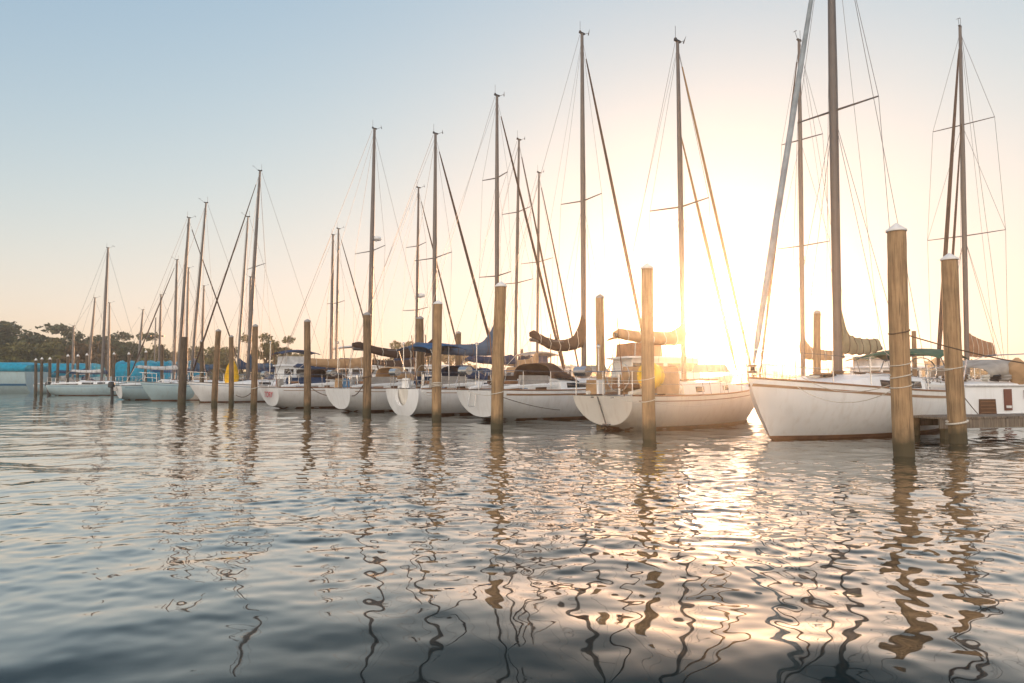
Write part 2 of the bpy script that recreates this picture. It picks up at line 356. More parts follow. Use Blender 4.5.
def trunk_mesh(seed, h, kind):
    g = random.Random(seed); b = MB()
    b.tube([(0, 0, -.3), (.1, .05, h*.4), (g.uniform(-.3, .3), 0, h)], [.32, .25, .17], 8)
    for i in range(6):
        a = g.uniform(0, 6.28); r = g.uniform(1.6, 3.6)
        b.tube([(0, 0, h*(.55+.07*i)), (r*.5*math.cos(a), r*.5*math.sin(a), h*.95), (r*math.cos(a), r*math.sin(a), h*1.15+g.uniform(.3, 2.2))], [.15, .10, .04], 5)
    o = b.build('trunk', BARK); me = o.data; bpy.data.objects.remove(o); return me
TR = [trunk_mesh(5, 3.0, 0), trunk_mesh(6, 2.6, 0), trunk_mesh(7, 4.6, 0), trunk_mesh(8, 2.8, 0)]
TH = [2.0, 1.7, 4.3, 1.9]
def tree(px, ytop, d, kind, leaf, label, group='trees along the far shore', wide=1.0):
    p = at(px, 376, d); top = at(px, ytop, d).z - .9
    full = {0: 8.2, 1: 8.7, 2: 8.0, 3: 6.6}[kind]; s = top/full
    t = thing('shore_tree', label, 'tree', (p.x, p.y, .8), rng.uniform(0, 6.28), group)
    t.scale = (s*wide, s*wide, s)
    tr = bpy.data.objects.new('trunk', TR[kind]); COL.objects.link(tr); tr.parent = t
    me = CR[kind][0].copy(); me.materials.clear(); me.materials.append(LEAF[leaf])
    c = bpy.data.objects.new('crown', me); COL.objects.link(c); c.parent = t; c.location = (0, 0, TH[kind])
    return t
TREES = [(-22, 322, 128, 0, 0, 1.5, 'dark tree cut by the left edge of the frame, above the long turquoise-covered boat'),
 (4, 323, 132, 2, 0, 1.3, 'tallest far-left tree with ragged flat-topped branches at the left edge'),
 (20, 333, 131, 3, 0, 1.2, 'dark tree just right of the ragged far-left one, sloping down to the right'),
 (8, 344, 122, 3, 1, 1.3, 'low olive tree in front of the tall far-left trees, above the turquoise cover'),
 (32, 342, 124, 3, 1, 1.1, 'low olive bushy tree above the right end of the long turquoise cover'),
 (47, 344, 126, 1, 1, .8, 'small yellow-green tree in the dip between the two high clumps on the left'),
 (57, 345, 128, 3, 2, 1.0, 'russet low tree behind the short white-capped pilings'),
 (65, 338, 130, 0, 1, .9, 'olive round tree directly behind the shortest thin mast on the left'),
 (80, 336, 132, 0, 0, 1.0, 'round dark tree behind the leaning mast of the small grey-white sloop'),
 (92, 341, 127, 3, 2, 1.0, 'reddish brown low tree between the leftmost two tall masts'),
 (113, 333, 133, 2, 0, 1.1, 'flat-crowned dark tree just right of the leftmost tall mast'),
 (122, 341, 129, 0, 0, .9, 'round dark tree left of the short leaning mast above the turquoise tents'),
 (138, 347, 132, 3, 1, 1.0, 'low olive tree above the left turquoise boat tent'),
 (155, 345, 134, 1, 1, .9, 'olive tree behind the twin lamp head above the turquoise tents'),
 (170, 351, 136, 0, 1, 1.0, 'low olive tree left of the thick piling by the crowded masts'),
 (190, 350, 137, 0, 0, .8, 'dark tree behind the crossing stays of the crowded masts'),
 (207, 346, 135, 3, 1, .9, 'olive tree between the two pilings of the left sloops'),
 (224, 347, 134, 1, 1, .9, 'yellowish tree just left of the yellow deck cover, behind the masts'),
 (266, 336, 96, 2, 1, .7, 'spreading tree with layered flat boughs behind the left piling with its pale cap'),
 (286, 352, 140, 3, 1, 1.2, 'low hazy tree right of the layered tree, left of the round-headed piling'),
 (402, 341, 118, 0, 1, .8, 'backlit tree behind the two close pilings in the middle of the row'),
 (425, 343, 122, 0, 1, .8, 'backlit round tree behind the middle dark-covered boom'),
 (452, 346, 126, 2, 1, .9, 'backlit flat tree between the blue boom cover and the short middle piling')]
for px, yt, d, k, lf, w, lab in TREES: tree(px, yt, d, k, lf, lab, wide=w)
def far_wood():
    V = []; Fc = []; g = np.random.RandomState(9)
    for i in range(15000):
        px = g.rand()*1270-130; d = 148+g.rand()*42
        hgt = 3.3+1.5*math.sin(px*.021)+1.0*math.sin(px*.067+1)+.7*math.sin(px*.19) + (1.4 if px < 300 else 0)
        p = np.array(at(px, 376, d)); p[2] = .8+g.rand()**.7*max(hgt, 1.6)
        u = g.normal(size=3); u /= np.linalg.norm(u); w = np.cross(u, g.normal(size=3)); w /= np.linalg.norm(w); L = .35+.5*g.rand()
        k = len(V); V += [p-u*L, p+w*L*.7, p+u*L, p-w*L*.7]; Fc.append((k, k+1, k+2, k+3))
    me = bpy.data.meshes.new('far_wood'); me.from_pydata([tuple(v) for v in V], [], Fc); me.materials.append(LEAF[1])
    o = bpy.data.objects.new('far_wood', me); COL.objects.link(o); o['kind'] = 'stuff'; o['label'] = 'low far-off belt of trees and scrub along the shore'; o['category'] = 'wood'
far_wood()
# ------------------------------------------------------------------ pilings
def piling(px, ytop, label, dia=.30, capc='white', group='timber mooring pilings', basepx=None, d=None, rope=None, twist=0, cap_h=.13):
    d = d or 1776/(382-ytop)
    p = at(basepx if basepx is not None else px, 380, d); tp = at(px, ytop, d)
    top = tp.z; t = thing('mooring_piling', label, 'piling', (p.x, p.y, 0), 0, group)
    ln = tp.x-p.x; g = random.Random(int(px*7)); r = dia/2; g0 = g.random(); n = 20; rows = []
    pe = top-(cap_h-.012 if capc != 'none' else 0); zs = [-1.2]+[i*pe/16 for i in range(0, 17)]
    for z in zs:
        q = max(z, 0)/top; rr = r*(1.06-.13*q)+g.uniform(-.003, .003)
        bw = .018*math.sin(math.pi*q+g0)*(1 if g0 > .5 else -1); rows.append([(bw+ln*q+rr*math.cos(2*math.pi*k/n)*(1+.02*math.sin(k*3+z)), rr*math.sin(2*math.pi*k/n)*(1+.02*math.cos(k*2+z*2)), z) for k in range(n)])
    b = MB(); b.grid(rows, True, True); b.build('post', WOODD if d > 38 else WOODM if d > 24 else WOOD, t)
    rt = r*.95
    c = MB()
    if capc == 'white':
        c.lathe((ln, 0, top-cap_h), [(rt*1.04, 0), (rt*1.12, .005), (rt*1.12, .03), (rt*1.08, .038), (.012, cap_h)], 20)
        c.build('cap', WCAP, t)
    elif capc == 'dark':
        c.lathe((ln, 0, top-cap_h), [(rt*1.02, 0), (rt*1.07, .005), (rt*1.07, .05), (rt*.6, cap_h*.75), (.012, cap_h)], 20); c.build('cap', mat('grey_weathered_cap', (.32, .31, .30), .6), t)
    for (z, k, m, rad) in (rope or []):
        w = MB(); q = z/top; pts = []
        for i in range(int(k*20)+1):
            a = 2*math.pi*i/20; rr = r*(1.06-.13*q)+rad*.9
            pts.append((.018*math.sin(math.pi*q+g0)*(1 if g0 > .5 else -1)+ln*q+rr*math.cos(a), rr*math.sin(a), z+.05*i/20+.03*math.sin(a*1.0+k)))
        w.tube(pts, rad, 6); w.build('rope_wrap', m, t)
    return t
def zat(py, d): return at(512, py, d).z
P = []
piling(896, 223, 'nearest and widest piling with a pointed white cap, right of the big white sloop', dia=.30, basepx=902, d=11.2,
  rope=[(zat(334, 11.2), 1, DROPE, .010), (zat(366, 11.2), 1, ROPE, .008), (zat(378, 11.2), 1.5, ROPE, .010), (zat(388, 11.2), 1, ROPE, .008)], cap_h=.15)
piling(949, 253, 'second nearest piling, white-capped, at the end of the low wooden finger dock', dia=.31, basepx=956, d=13.6,
  rope=[(zat(369, 13.6), 1, ROPE, .010), (zat(424, 13.6), 1.5, ROPE, .02)], cap_h=.15)
piling(647, 263, 'sunlit piling in front of the white sloop below the sun', dia=.27, basepx=649, d=14.6, rope=[(zat(402, 14.6), 1, ROPE, .010), (zat(380, 14.6), 1, ROPE, .006)], cap_h=.13)
piling(501, 281, 'tall piling before the hull with the round white transom, centre of the frame', dia=.31, basepx=497, d=17.6, rope=[(zat(394, 17.6), 1, ROPE, .012)], cap_h=.16)
piling(438, 300, 'piling just right of the U-shaped white transom', dia=.29, basepx=437, d=21.6, rope=[(zat(388, 21.6), 3, ROPE, .016)], cap_h=.14)
piling(367, 312, 'piling standing close to the mast that carries a radar dome', dia=.29, d=25, capc='dark', rope=[(zat(378, 25), 1.5, DROPE, .02)])
piling(307.5, 319, 'grey-capped piling beside the sloop with red transom lettering', dia=.28, d=28.6, capc='dark', rope=[(zat(383, 28.6), 1, DROPE, .016)])
piling(255.5, 324, 'capped piling in front of the layered tree, left of the red lettered transom', dia=.27, d=30.8, capc='dark', basepx=254, rope=[(zat(389, 30.8), 1, ROPE, .02)])
piling(218.5, 329, 'front piling before the sloop with the yellow cover, its foot leaning left', dia=.28, d=34, capc='dark', basepx=215)
piling(184.5, 337, 'stout dark piling without a cap in front of the crowded masts', dia=.42, capc='none', basepx=182, d=39.5)
piling(231.5, 335, 'piling behind the front sloops, just left of the yellow cover', dia=.26, capc='dark')
piling(202, 340, 'thin piling behind the folded slate blue sail cover on the left', dia=.25, capc='dark')
piling(162, 345, 'thin dark piling between the turquoise tents and the stout uncapped piling', dia=.22, capc='none')
piling(600, 294, 'backlit piling behind the sloop below the sun, left of its awning', dia=.26, capc='dark')
piling(420, 316, 'piling behind the U-shaped transom boat, just left of the white mast', dia=.32, capc='dark')
piling(458.5, 331, 'short piling behind the blue boom cover', dia=.28, capc='dark', d=33)
piling(522, 349, 'small far piling seen just right of the tall centre piling', dia=.22, capc='none')
piling(817, 310, 'backlit piling behind the foredeck of the big white sloop', dia=.26, capc='dark')
piling(914, 331, 'short far piling seen between the two nearest pilings on the right', dia=.22, capc='none')
small = [(36, 358, 'first'), (42, 357, 'second'), (50, 357, 'third'), (58, 359, 'fourth, uncapped'), (68, 354, 'fifth'), (78, 354, 'sixth'), (87, 353, 'seventh'), (114, 352, 'eighth'), (129, 352, 'ninth'), (146, 350, 'tenth')]
for px, yt, w in small:
    piling(px, yt, 'short dark piling, %s from the left in the far row by the turquoise-covered boats' % w, dia=.24, capc='none' if 'uncapped' in w else 'white', d=62, group='short far pilings', cap_h=.22)
# ------------------------------------------------------------------ sailing boats
H = Vector((.751, .660, 0)).normalized()
def boat(key, label, mast_px, d, mast_top, L, xm, bow_away=True, B=None, fs=.95, fb=1.2, hull=WHITE, bottom=BOTTOM, cover=F_NAVY, jib=F_WHT,
         spread=(), boom=3.2, spar=ALU, mr=.075, transom='round', jibr=.06, jibcol=None, inner=False, rise=1.0, coverh=.4, droop=.05, detail=2, cabin=True, stripe=RUSTS, stripe_w=False,
         dodger=None, bimini=None, bimz=1.55, radar=None, outboard=False, scoop=False, fenders=True, heading=None, deckpy=372, windows='long', boomz=None, group='moored sailing boats', backst=True, cab_col=WHITE, jibtop=.96):
    h = Vector(heading).normalized() if heading else (H if bow_away else -H)
    mp = at(mast_px, deckpy, d); B = B or L*.31
    org = Vector((mp.x, mp.y, 0)) - h*xm; rz = math.atan2(h.y, h.x)
    t = thing('sailing_boat', label, 'sailboat', (org.x, org.y, 0), rz, group)
    inv = Matrix.Rotation(-rz, 3, 'Z')
    def loc(w): return inv @ (Vector(w)-org)
    bs = .72 if transom != 'narrow' else .5
    zt = .10 if transom != 'U' else -.05
    rake = .25 if transom == 'round' else .12
    def hb(s):
        if s < .45: return B/2*(1-(1-bs)*((.45-s)/.45)**2)
        return max(B/2*(1-((s-.45)/.55)**2.3), .015)
    def zsh(s): return fs+(fb-fs)*s**1.6-.07*math.sin(math.pi*s)
    def zk(s): return float(np.interp(s, [0, .10, .35, .65, .84, .915, 1], [zt, -.14, -.42, -.45, -.30, -.02, zsh(1)-.03]))
    def e(s): return .42+.55*max(0, (s-.35)/.65)
    def pt(s, u, side, off=0):
        z0, z1 = zk(s), zsh(s); z = z0+(z1-z0)*(u**1.15 if s < .8 else u)
        y = hb(s)*(math.sin(min(u*1.04, 1)*math.pi/2)**(e(s)*1.15))
        return Vector((s*L+rake*(1-s)**10*(.6-z)*1.0, side*(y+off), z))
    S = [0, .02, .05, .1, .16, .23, .3, .38, .46, .54, .62, .7, .77, .83, .88, .92, .95, .975, .99, 1.0]
    U = [0, .04, .1, .18, .28, .4, .52, .64, .76, .86, .93, 1]
    b = MB(); rows = [[pt(s, u, -1) for u in U[::-1]]+[pt(s, u, 1) for u in U[1:]] for s in S]
    b.grid(rows); hobj = b.build('hull', hull, t)
    # bottom paint: a thin skin up to the waterline stripe
    bb = MB()
    for sd_ in (-1, 1):
        rr = []
        for s in S[:17]:
            zc = .075
            z0, z1 = zk(s), zsh(s)
            if z0 > zc: zc = z0+.001
            uc = ((zc-z0)/(z1-z0))
            if s < .8: uc = uc**(1/1.15)
            rr.append([pt(s, uc*k/4, sd_, .006) - Vector((0, 0, .004*(k == 0))) for k in range(5)])
        bb.grid(rr)
    bb.build('bottom_paint', bottom, t)
    # cove stripe
    st = MB()
    for sd_ in (-1, 1):
        rr = []
        for s in S[1:-1]:
            z0, z1 = zk(s), zsh(s); row = []
            for dz in ((.15, .095) if stripe_w else (.13, .105)):
                u = max(0, (z1-dz-z0)/(z1-z0)); row.append(pt(s, u**(1/1.15) if s < .8 else u, sd_, .006))
            rr.append(row)
        st.grid(rr)
    st.build('cove_stripe', stripe, t)
    # transom
    outl = [pt(0, u, -1) for u in U[::-1]]+[pt(0, u, 1) for u in U[1:]]
    tm = MB(); n = len(outl)
    if transom == 'U':
        o2 = [p+Vector((-.14, 0, 0)) for p in outl]
        iw = hb(0)*.42; zt2 = zsh(0)
        inner_ = []
        for i in range(n):
            a = math.pi*i/(n-1); inner_.append(Vector((outl[0].x-.14, -iw*math.cos(a), zt2-.62*math.sin(a)**.8)))
        oa = outl; ia = [p+Vector((.14, 0, 0)) for p in inner_]
        tm.grid([oa, o2, inner_, ia])
        tm.build('transom', WHITE, t)
        MB().add([p+Vector((.02, 0, 0)) for p in outl], [tuple(range(n))]).build('transom_recess', CREAM, t)
    else:
        o1 = [p+Vector((-.004, 0, 0)) for p in outl]; o2 = [Vector((p.x-.03, p.y*.985, p.z+.012 if p.z < .5 else p.z-.008)) for p in outl]
        tm.grid([o1, o2]); tm.add(o2, [tuple(range(n))[::-1]]); tm.build('transom', hull if transom != 'round' else cab_col, t)
    # deck with cockpit well
    dk = MB(); rows = []; c0, c1 = .05, .30
    for s in [0, .0499, .05, .12, .2, .30, .3001]+[x for x in S if x > .31]:
        w = hb(s)*.985; z = zsh(s)-.012; cw = min(w*.55, B*.24); inside = c0 <= s <= c1
        zz = z-.42 if inside else z+.02
        rows.append([Vector((s*L, y, q)) for y, q in ((-w, z), (-cw, z+.015), (-cw*.995, zz), (0, zz+.015*(not inside)), (cw*.995, zz), (cw, z+.015), (w, z))])
    dk.grid(rows); dk.build('deck', DECK, t)
    # toe rail
    tr = MB()
    for sd_ in (-1, 1): tr.tube([pt(s, 1, sd_)+Vector((0, 0, .018)) for s in S], .022, 5)
    tr.build('toe_rail', TEAK if stripe is RUSTS else ALU, t)
    # cockpit coaming
    cm = MB()
    for sd_ in (-1, 1):
        w = min(hb(.15)*.55, B*.24)+.05
        cm.tube([(.02*L, sd_*w, zsh(0)+.06), (.1*L, sd_*w, zsh(.1)+.14), (.3*L, sd_*w, zsh(.3)+.2)], [.05, .07, .09], 6)
    cm.build('cockpit_coaming', cab_col, t)
    ch = .36 if L > 8 else .33
    def cwid(s): return min(hb(s)*.66, B*.34)
    def chh(s): return ch*float(np.interp(s, [.29, .3, .60, .74, .80], [1.05, 1.05, .9, .35, .02]))
    if cabin:
        cb = MB(); CS = [.30, .35, .42, .5, .57, .62, .67, .72, .76, .80]; rows = []
        for s in CS:
            w = cwid(s); z = zsh(s)-.01; q = chh(s)
            rows.append([Vector((s*L, a*w, z+bq*q)) for a, bq in ((-1, 0), (-.96, .6), (-.90, .88), (-.74, 1.0), (-.35, 1.08), (0, 1.1), (.35, 1.08), (.74, 1.0), (.90, .88), (.96, .6), (1, 0))])
        cb.grid(rows); k = len(rows[0]); cb.f.append(tuple(range(k))[::-1])
        cab = cb.build('cabin', cab_col, t)
        wins = {'long': [(.34, .46), (.50, .58)], 'ports': [(.34, .37), (.42, .45), (.50, .53), (.58, .605)], 'dark': [(.33, .57)], 'two': [(.37, .42), (.55, .59)]}[windows]
        for sd_ in (-1, 1):
            for a, b_ in wins:
                wb = MB(); rr = []
                for i in range(5):
                    s = a+(b_-a)*i/4; w = cwid(s); z = zsh(s)-.01; q = chh(s)
                    rr.append([Vector((s*L, sd_*(w*(1-.04*v/.6)+.006), z+v*q)) for v in (.24, .68)])
                wb.grid(rr); wb.build('window', DGLASS, cab, solid=.008)
        z = zsh(.3)-.01
        MB().box((.30*L-.012, 0, z+ch*.38), (.02, .52, ch*1.25)).build('companionway_hatch', INSIDE if stripe is RUSTS else DGLASS, cab)
        MB().box((.34*L, 0, z+ch*1.17+.02), (.55, .60, .05), taper=.94).build('sliding_hatch', cab_col, cab)
        MB().box((.66*L, 0, zsh(.66)+chh(.66)*1.08+.02), (.45, .45, .05), taper=.9).build('fore_hatch', DGLASS, cab)
        for sd_ in (-1, 1):
            MB().tube([(s*L, sd_*cwid(s)*.66, zsh(s)+chh(s)*1.02+.055) for s in (.37, .45, .52, .58)], .014, 5).build('grab_rail', TEAK, cab)
    # mast
    top = loc(at(mast_top[0], mast_top[1], d)); base = Vector((xm, 0, zsh(xm/L)+ (chh(xm/L) if .3 < xm/L < .8 else 0)))
    pts = [base.lerp(top, i/10) for i in range(11)]
    mo = MB().tube(pts, [mr*1.2*(1 if i < 7 else 1-.10*(i-6)) for i in range(11)], 12, .85).build('mast', spar, t)
    def on(z): f = (z-base.z)/(top.z-base.z); return base.lerp(top, f)
    mh = MB(); mh.box(top+Vector((0, 0, .03)), (.26, .08, .05)).tube([top+Vector((-.1, 0, 0)), top+Vector((-.1, 0, .45))], .008, 4)
    mh.tube([top+Vector((.12, 0, .03)), top+Vector((.42, .05, .20))], .008, 4).tube([top+Vector((.33, -.07, .26)), top+Vector((.50, .14, .18))], [.004, .02], 4)
    mh.ball(top+Vector((-.1, 0, .06)), .05, 6); mh.build('masthead_fitting', BLACK, mo)
    tips = []; shr = MB(); wr = .0065 if d < 30 else .008
    for py in spread:
        z = zat(py, d); p = on(z)
        sl = min(B*.5, 1.0 if d < 28 else 1.5)*(1 if z < top.z*.65 else .8)
        for sd_ in (-1, 1):
            q = p+Vector((-.12, sd_*sl, .05)); MB().tube([p, q], [.028, .018], 6, .8).build('spreader', spar, mo); tips.append((sd_, z, q))
    for sd_ in (-1, 1):
        s0 = xm/L; cp = pt(max(s0-.02, .02), 1, sd_)*1.0; cp.y *= .93
        mine = sorted([q for q in tips if q[0] == sd_], key=lambda q: -q[1])
        chain = [on(top.z*.985)]+[q[2] for q in mine]+[cp]
        shr.tube(chain, wr, 4)
        lowz = mine[-1][1] if mine else top.z*.5
        shr.tube([on(lowz-.05), cp+Vector((-.45, 0, 0))], wr, 4); shr.tube([on(lowz-.05), cp+Vector((.4, 0, 0))], wr, 4)
        if len(mine) > 1: shr.tube([on(mine[0][1]), mine[-1][2]], wr*.9, 4)
        # halyards run beside the mast
        shr.tube([on(top.z*.97)+Vector((.1*sd_, .05*sd_, 0)), base+Vector((.25, sd_*.15, .1))], wr*.8, 4)
    shr.build('shrouds', WIRE, t)
    tack = Vector((L-.12, 0, zsh(1)+.10)); head = on(base.z+(top.z-base.z)*jibtop)+Vector((.10, 0, 0))
    if jib:
        jt = [tack.lerp(head, f) for f in (.018, .06, .2, .4, .6, .8, .93, .97)]
        fj = MB().tube(jt, [jibr*.35, jibr*.9, jibr, jibr*.95, jibr*.85, jibr*.65, jibr*.45, .02], 9).build('furled_jib', jib, t)
        if jibcol:
            w = MB(); pts = []; ax = (head-tack).normalized(); a1 = ax.cross(Vector((0, 1, 0))).normalized(); a2 = ax.cross(a1)
            for i in range(160):
                f = .09+.8*i/159; rr = jibr*float(np.interp(f, [.08, .2, .6, .9], [.92, 1, .85, .5])); c = tack.lerp(head, f); a = i*.55
                pts.append(c+(a1*math.cos(a)+a2*math.sin(a))*rr)
            w.tube(pts, jibr*.25, 4); w.build('sacrificial_strip', jibcol, fj)
        MB().lathe(tack+Vector((-.02, 0, .0)), [(.02, 0), (.09, .02), (.09, .05), (.05, .06), (.05, .14), (.09, .15), (.09, .18), (.02, .19)], 12).build('furling_drum', BLACK, t)
    MB().tube([tack-Vector((0, 0, .1)), on(top.z*.99)], wr*1.1, 4).build('forestay', WIRE, t)
    if inner:
        a = tack+Vector((-.9, 0, -.05)); q = on(base.z+(top.z-base.z)*.74)
        MB().tube([a.lerp(q, f) for f in (.05, .15, .6, .97)], [.02, .055, .05, .02], 8).build('inner_stay_sail', jib or F_TAN, t)
    if backst: MB().tube([(.05, 0, zsh(0)+.05), on(top.z*.995)-Vector((.12, 0, 0))], wr*1.1, 4).build('backstay', WIRE, t)
    # boom and sail cover
    bz = (boomz if boomz else base.z+.85); bm0 = on(bz)+Vector((-.1, 0, 0)); bm1 = Vector((bm0.x-boom, bm0.y+.02, bz+.05))
    bo = MB().tube([bm0, bm1], .06, 8).build('boom', spar, t)
    MB().tube([bm1, Vector((.3, 0, zsh(0)+.1))], wr*1.3, 4).build('mainsheet', ROPE, t)
    if backst and detail > 0: MB().tube([bm1, on(top.z*.99)], wr*.8, 4).build('topping_lift', WIRE, t)
    if cover:
        rows = []; g = random.Random(key); NS = 40
        for i in range(NS+1):
            f = i/NS; p = bm0.lerp(bm1, f*1.02-.01); p.z += droop*(f**4-1.0*math.sin(math.pi*min(f*1.05, 1)))
            hh = coverh*(1-.45*f)+rise*math.exp(-((f)/.085)**1.3); w = .15*(1-.35*f)*math.sqrt(max(0.03, min(1, (1.0-f)*9+.03))); hh *= max(.25, min(1, (1.0-f)*9+.25))
            if rise < .2: hh *= float(np.interp(f, [0, .06, .9, 1], [.5, 1, 1, .45]))
            wob = 1+g.uniform(-.10, .10); z0 = -.11
            ring = []
            for k in range(14):
                a = 2*math.pi*k/14; yy = math.cos(a)*w*wob; zz = (math.sin(a)*.5+.5)
                ring.append(Vector((p.x+(.10*zz*math.exp(-f*12) if rise > .2 else 0)+.02*math.sin(k*2+i), p.y+yy*(1-.62*zz**1.4)*(1+.1*math.sin(i*1.9+k)), p.z+z0+zz*(hh+.1))))
            rows.append(ring)
        sc0 = MB().grid(rows, True, True).build('sail_cover', cover, bo)
        if detail > 0:
            for i in range(5, NS-2, 7):
                c0 = sum(rows[i], Vector())/14; tie = MB()
                tie.tube([c0+(q-c0)*1.05 for q in rows[i]+rows[i][:1]], .012, 4); tie.build('cover_tie', ROPE if cover in (F_BRN, F_TAN, F_ORG) else DROPE, sc0)
    # rails and lifelines
    if detail > 0:
        pu = MB(); rz_ = .6
        f1 = Vector((L+.03, 0, zsh(1)+rz_)); sL = [pt(.97, 1, s_)+Vector((0, 0, 0)) for s_ in (-1, 1)]; sM = [pt(.90, 1, s_) for s_ in (-1, 1)]
        for i in (0, 1):
            a = sL[i]+Vector((.0, 0, .02)); c = sM[i]
            pu.tube([c, c+Vector((.04, 0, rz_)), sL[i]+Vector((.12, .02*(1 if i else -1), rz_)), f1], .013, 5); pu.tube([a, a+Vector((.1, 0, rz_))], .013, 5)
            pu.tube([c+Vector((.02, 0, rz_*.5)), a+Vector((.05, 0, rz_*.5))], .010, 5)
        pu.build('pulpit', STEEL, t)
        ps = MB(); q = [pt(.0, 1, -1), pt(.09, 1, -1), pt(.0, 1, 1), pt(.09, 1, 1)]
        for p in q: p.y *= .95
        q[0].x += .05; q[2].x += .05
        up = Vector((0, 0, rz_))
        ps.tube([q[1], q[1]+up, q[0]+up, q[2]+up, q[3]+up, q[3]], .013, 5)
        for p in (q[0], q[2], (q[0]+q[2])/2): ps.tube([p, p+up], .012, 5)
        ps.tube([q[1]+up*.5, q[0]+up*.5, q[2]+up*.5, q[3]+up*.5], .010, 5); ps.build('pushpit', STEEL, t)
        for sd_ in (-1, 1):
            ss = [.09, .2, .32, .45, .58, .7, .81, .90]
            for s in ss[1:-1]: p = pt(s, 1, sd_); MB().tube([p, p+Vector((0, -sd_*.02, rz_))], .011, 5).build('stanchion', STEEL, t)
            ll = MB()
            for hz_ in (rz_, rz_*.5): ll.tube([pt(s, 1, sd_)+Vector((0, 0, hz_)) for s in ss], .005, 4)
            ll.build('lifeline', STEEL, t)
    if detail > 1:
        for sd_ in (-1, 1):
            for s in (.14, .24): p = Vector((s*L, sd_*(min(hb(s)*.55, B*.24)+.05), zsh(s)+.2)); MB().lathe(p, [(.06, 0), (.07, .03), (.045, .05), (.05, .1), (.055, .12), (.02, .13)], 10).build('winch', STEEL, t)
            MB().tube([pt(.08, 1, sd_)+Vector((0, -sd_*.1, .06)), pt(.11, 1, sd_)+Vector((0, -sd_*.1, .06))], .018, 6).build('cleat', STEEL, t)
            if not fenders: continue
            p = pt(.36+.1*rng.random(), 1, sd_); MB().lathe(p+Vector((0, sd_*.13, -.62)), [(.02, 0), (.08, .05), (.10, .12), (.10, .42), (.07, .5), (.02, .55)], 10).build('fender', WHITE, t)
        g = random.Random(key+'x')
        for i in range(5):
            s = g.uniform(.33, .72); a = g.uniform(-.5, .5)*cwid(s); z = zsh(s)+chh(s)*1.05+.04; cr = MB()
            for k in range(2): cr.tube([(s*L+(.12+.03*k)*math.cos(w), a+(.10+.03*k)*math.sin(w), z+.02*k) for w in np.linspace(0, 6.28, 14)], .018, 5)
            cr.build('coiled_line', ROPE if i % 2 else DROPE, t)
        MB().tube([(.1*L, .1, zsh(.1)-.2), (.1*L, .1, zsh(.1)+.55)], .05, 8).tube([(.1*L-.06, .1+.38*math.sin(w), zsh(.1)+.5+.38*math.cos(w)) for w in np.linspace(0, 6.283, 24)], .014, 5).build('steering_wheel', STEEL, t)
    def canopy(name, m, s0, s1, w, z0, hh, droop=.18, frames=3, side=0):
        rows = []
        for i in range(9):
            f = i/8; x = (s0+(s1-s0)*f)*L; zc = z0+hh*(math.sin(math.pi*(f*.8+.1))-.3)/.7
            rows.append([Vector((x, w*math.sin(a), zc-droop*(1-math.cos(a))-side*(abs(a) > 1.1))) for a in np.linspace(-1.35, 1.35, 11)])
        c = MB().grid(rows).build(name, m, t, solid=.02)
        for f in np.linspace(.06, .94, frames):
            x = (s0+(s1-s0)*f)*L; zc = z0+hh*(math.sin(math.pi*(f*.8+.1))-.3)/.7
            fr = MB(); fr.tube([(((s0+s1)/2+(f-.5)*.3*(s1-s0))*L, w*1.02*sg, zsh((s0+s1)/2)) for sg in (-1,)]+[(x, w*math.sin(a), zc-.02-droop*(1-math.cos(a))) for a in np.linspace(-1.35, 1.35, 9)]+[(((s0+s1)/2+(f-.5)*.3*(s1-s0))*L, w*1.02, zsh((s0+s1)/2))], .014, 5)
            fr.build('frame', STEEL, c)
    if dodger:
        rows = []; w = cwid(.32)*.95; z0 = zsh(.34)+ch
        for i in range(7):
            f = i/6; x = .25*L+f*.15*L; hh = .55*math.sin(math.pi*(.5+f*.5))+.02 if f > .35 else .55*(.93+.07*f/.35)
            rows.append([Vector((x, w*math.copysign(abs(math.sin(a))**.6, a), z0+hh*math.cos(a)**.5 - (0.12*(1-math.cos(a))))) for a in np.linspace(-1.5, 1.5, 13)])
        MB().grid(rows).build('dodger', dodger, t, solid=.02)
    if bimini: canopy('bimini', bimini, .03, .24, B*.36, zsh(.1)+bimz, .16)
    if radar:
        p = on(zat(radar, d)); ra = MB(); ra.lathe(p+Vector((.28, 0, 0)), [(.05, 0), (.22, .03), (.24, .10), (.20, .19), (.06, .23)], 16); ra.box(p+Vector((.13, 0, -.02)), (.3, .06, .04)); ra.build('radar_dome', WHITE, mo)
    if scoop:
        sc_ = MB(); w = hb(0)*.55; z1 = zsh(0)*.8
        sc_.add([(-.05, -w, z1-.08), (-.05, w, z1-.08), (-.75, w*.8, .22), (-.75, -w*.8, .22), (-.05, -w*.8, .08), (-.05, w*.8, .08), (-.75, w*.6, .10), (-.75, -w*.6, .10)],
          [(0, 1, 2, 3), (7, 6, 5, 4), (0, 3, 7, 4), (2, 1, 5, 6), (3, 2, 6, 7), (1, 0, 4, 5)])
        sc_.build('stern_platform', CREAM, t)
        for sd_ in (-1, 1): MB().tube([(-.05, sd_*w, z1), (-.5, sd_*w*.95, z1-.25), (-.8, sd_*w*.82, .24)], .05, 6).build('platform_side', CREAM, t)
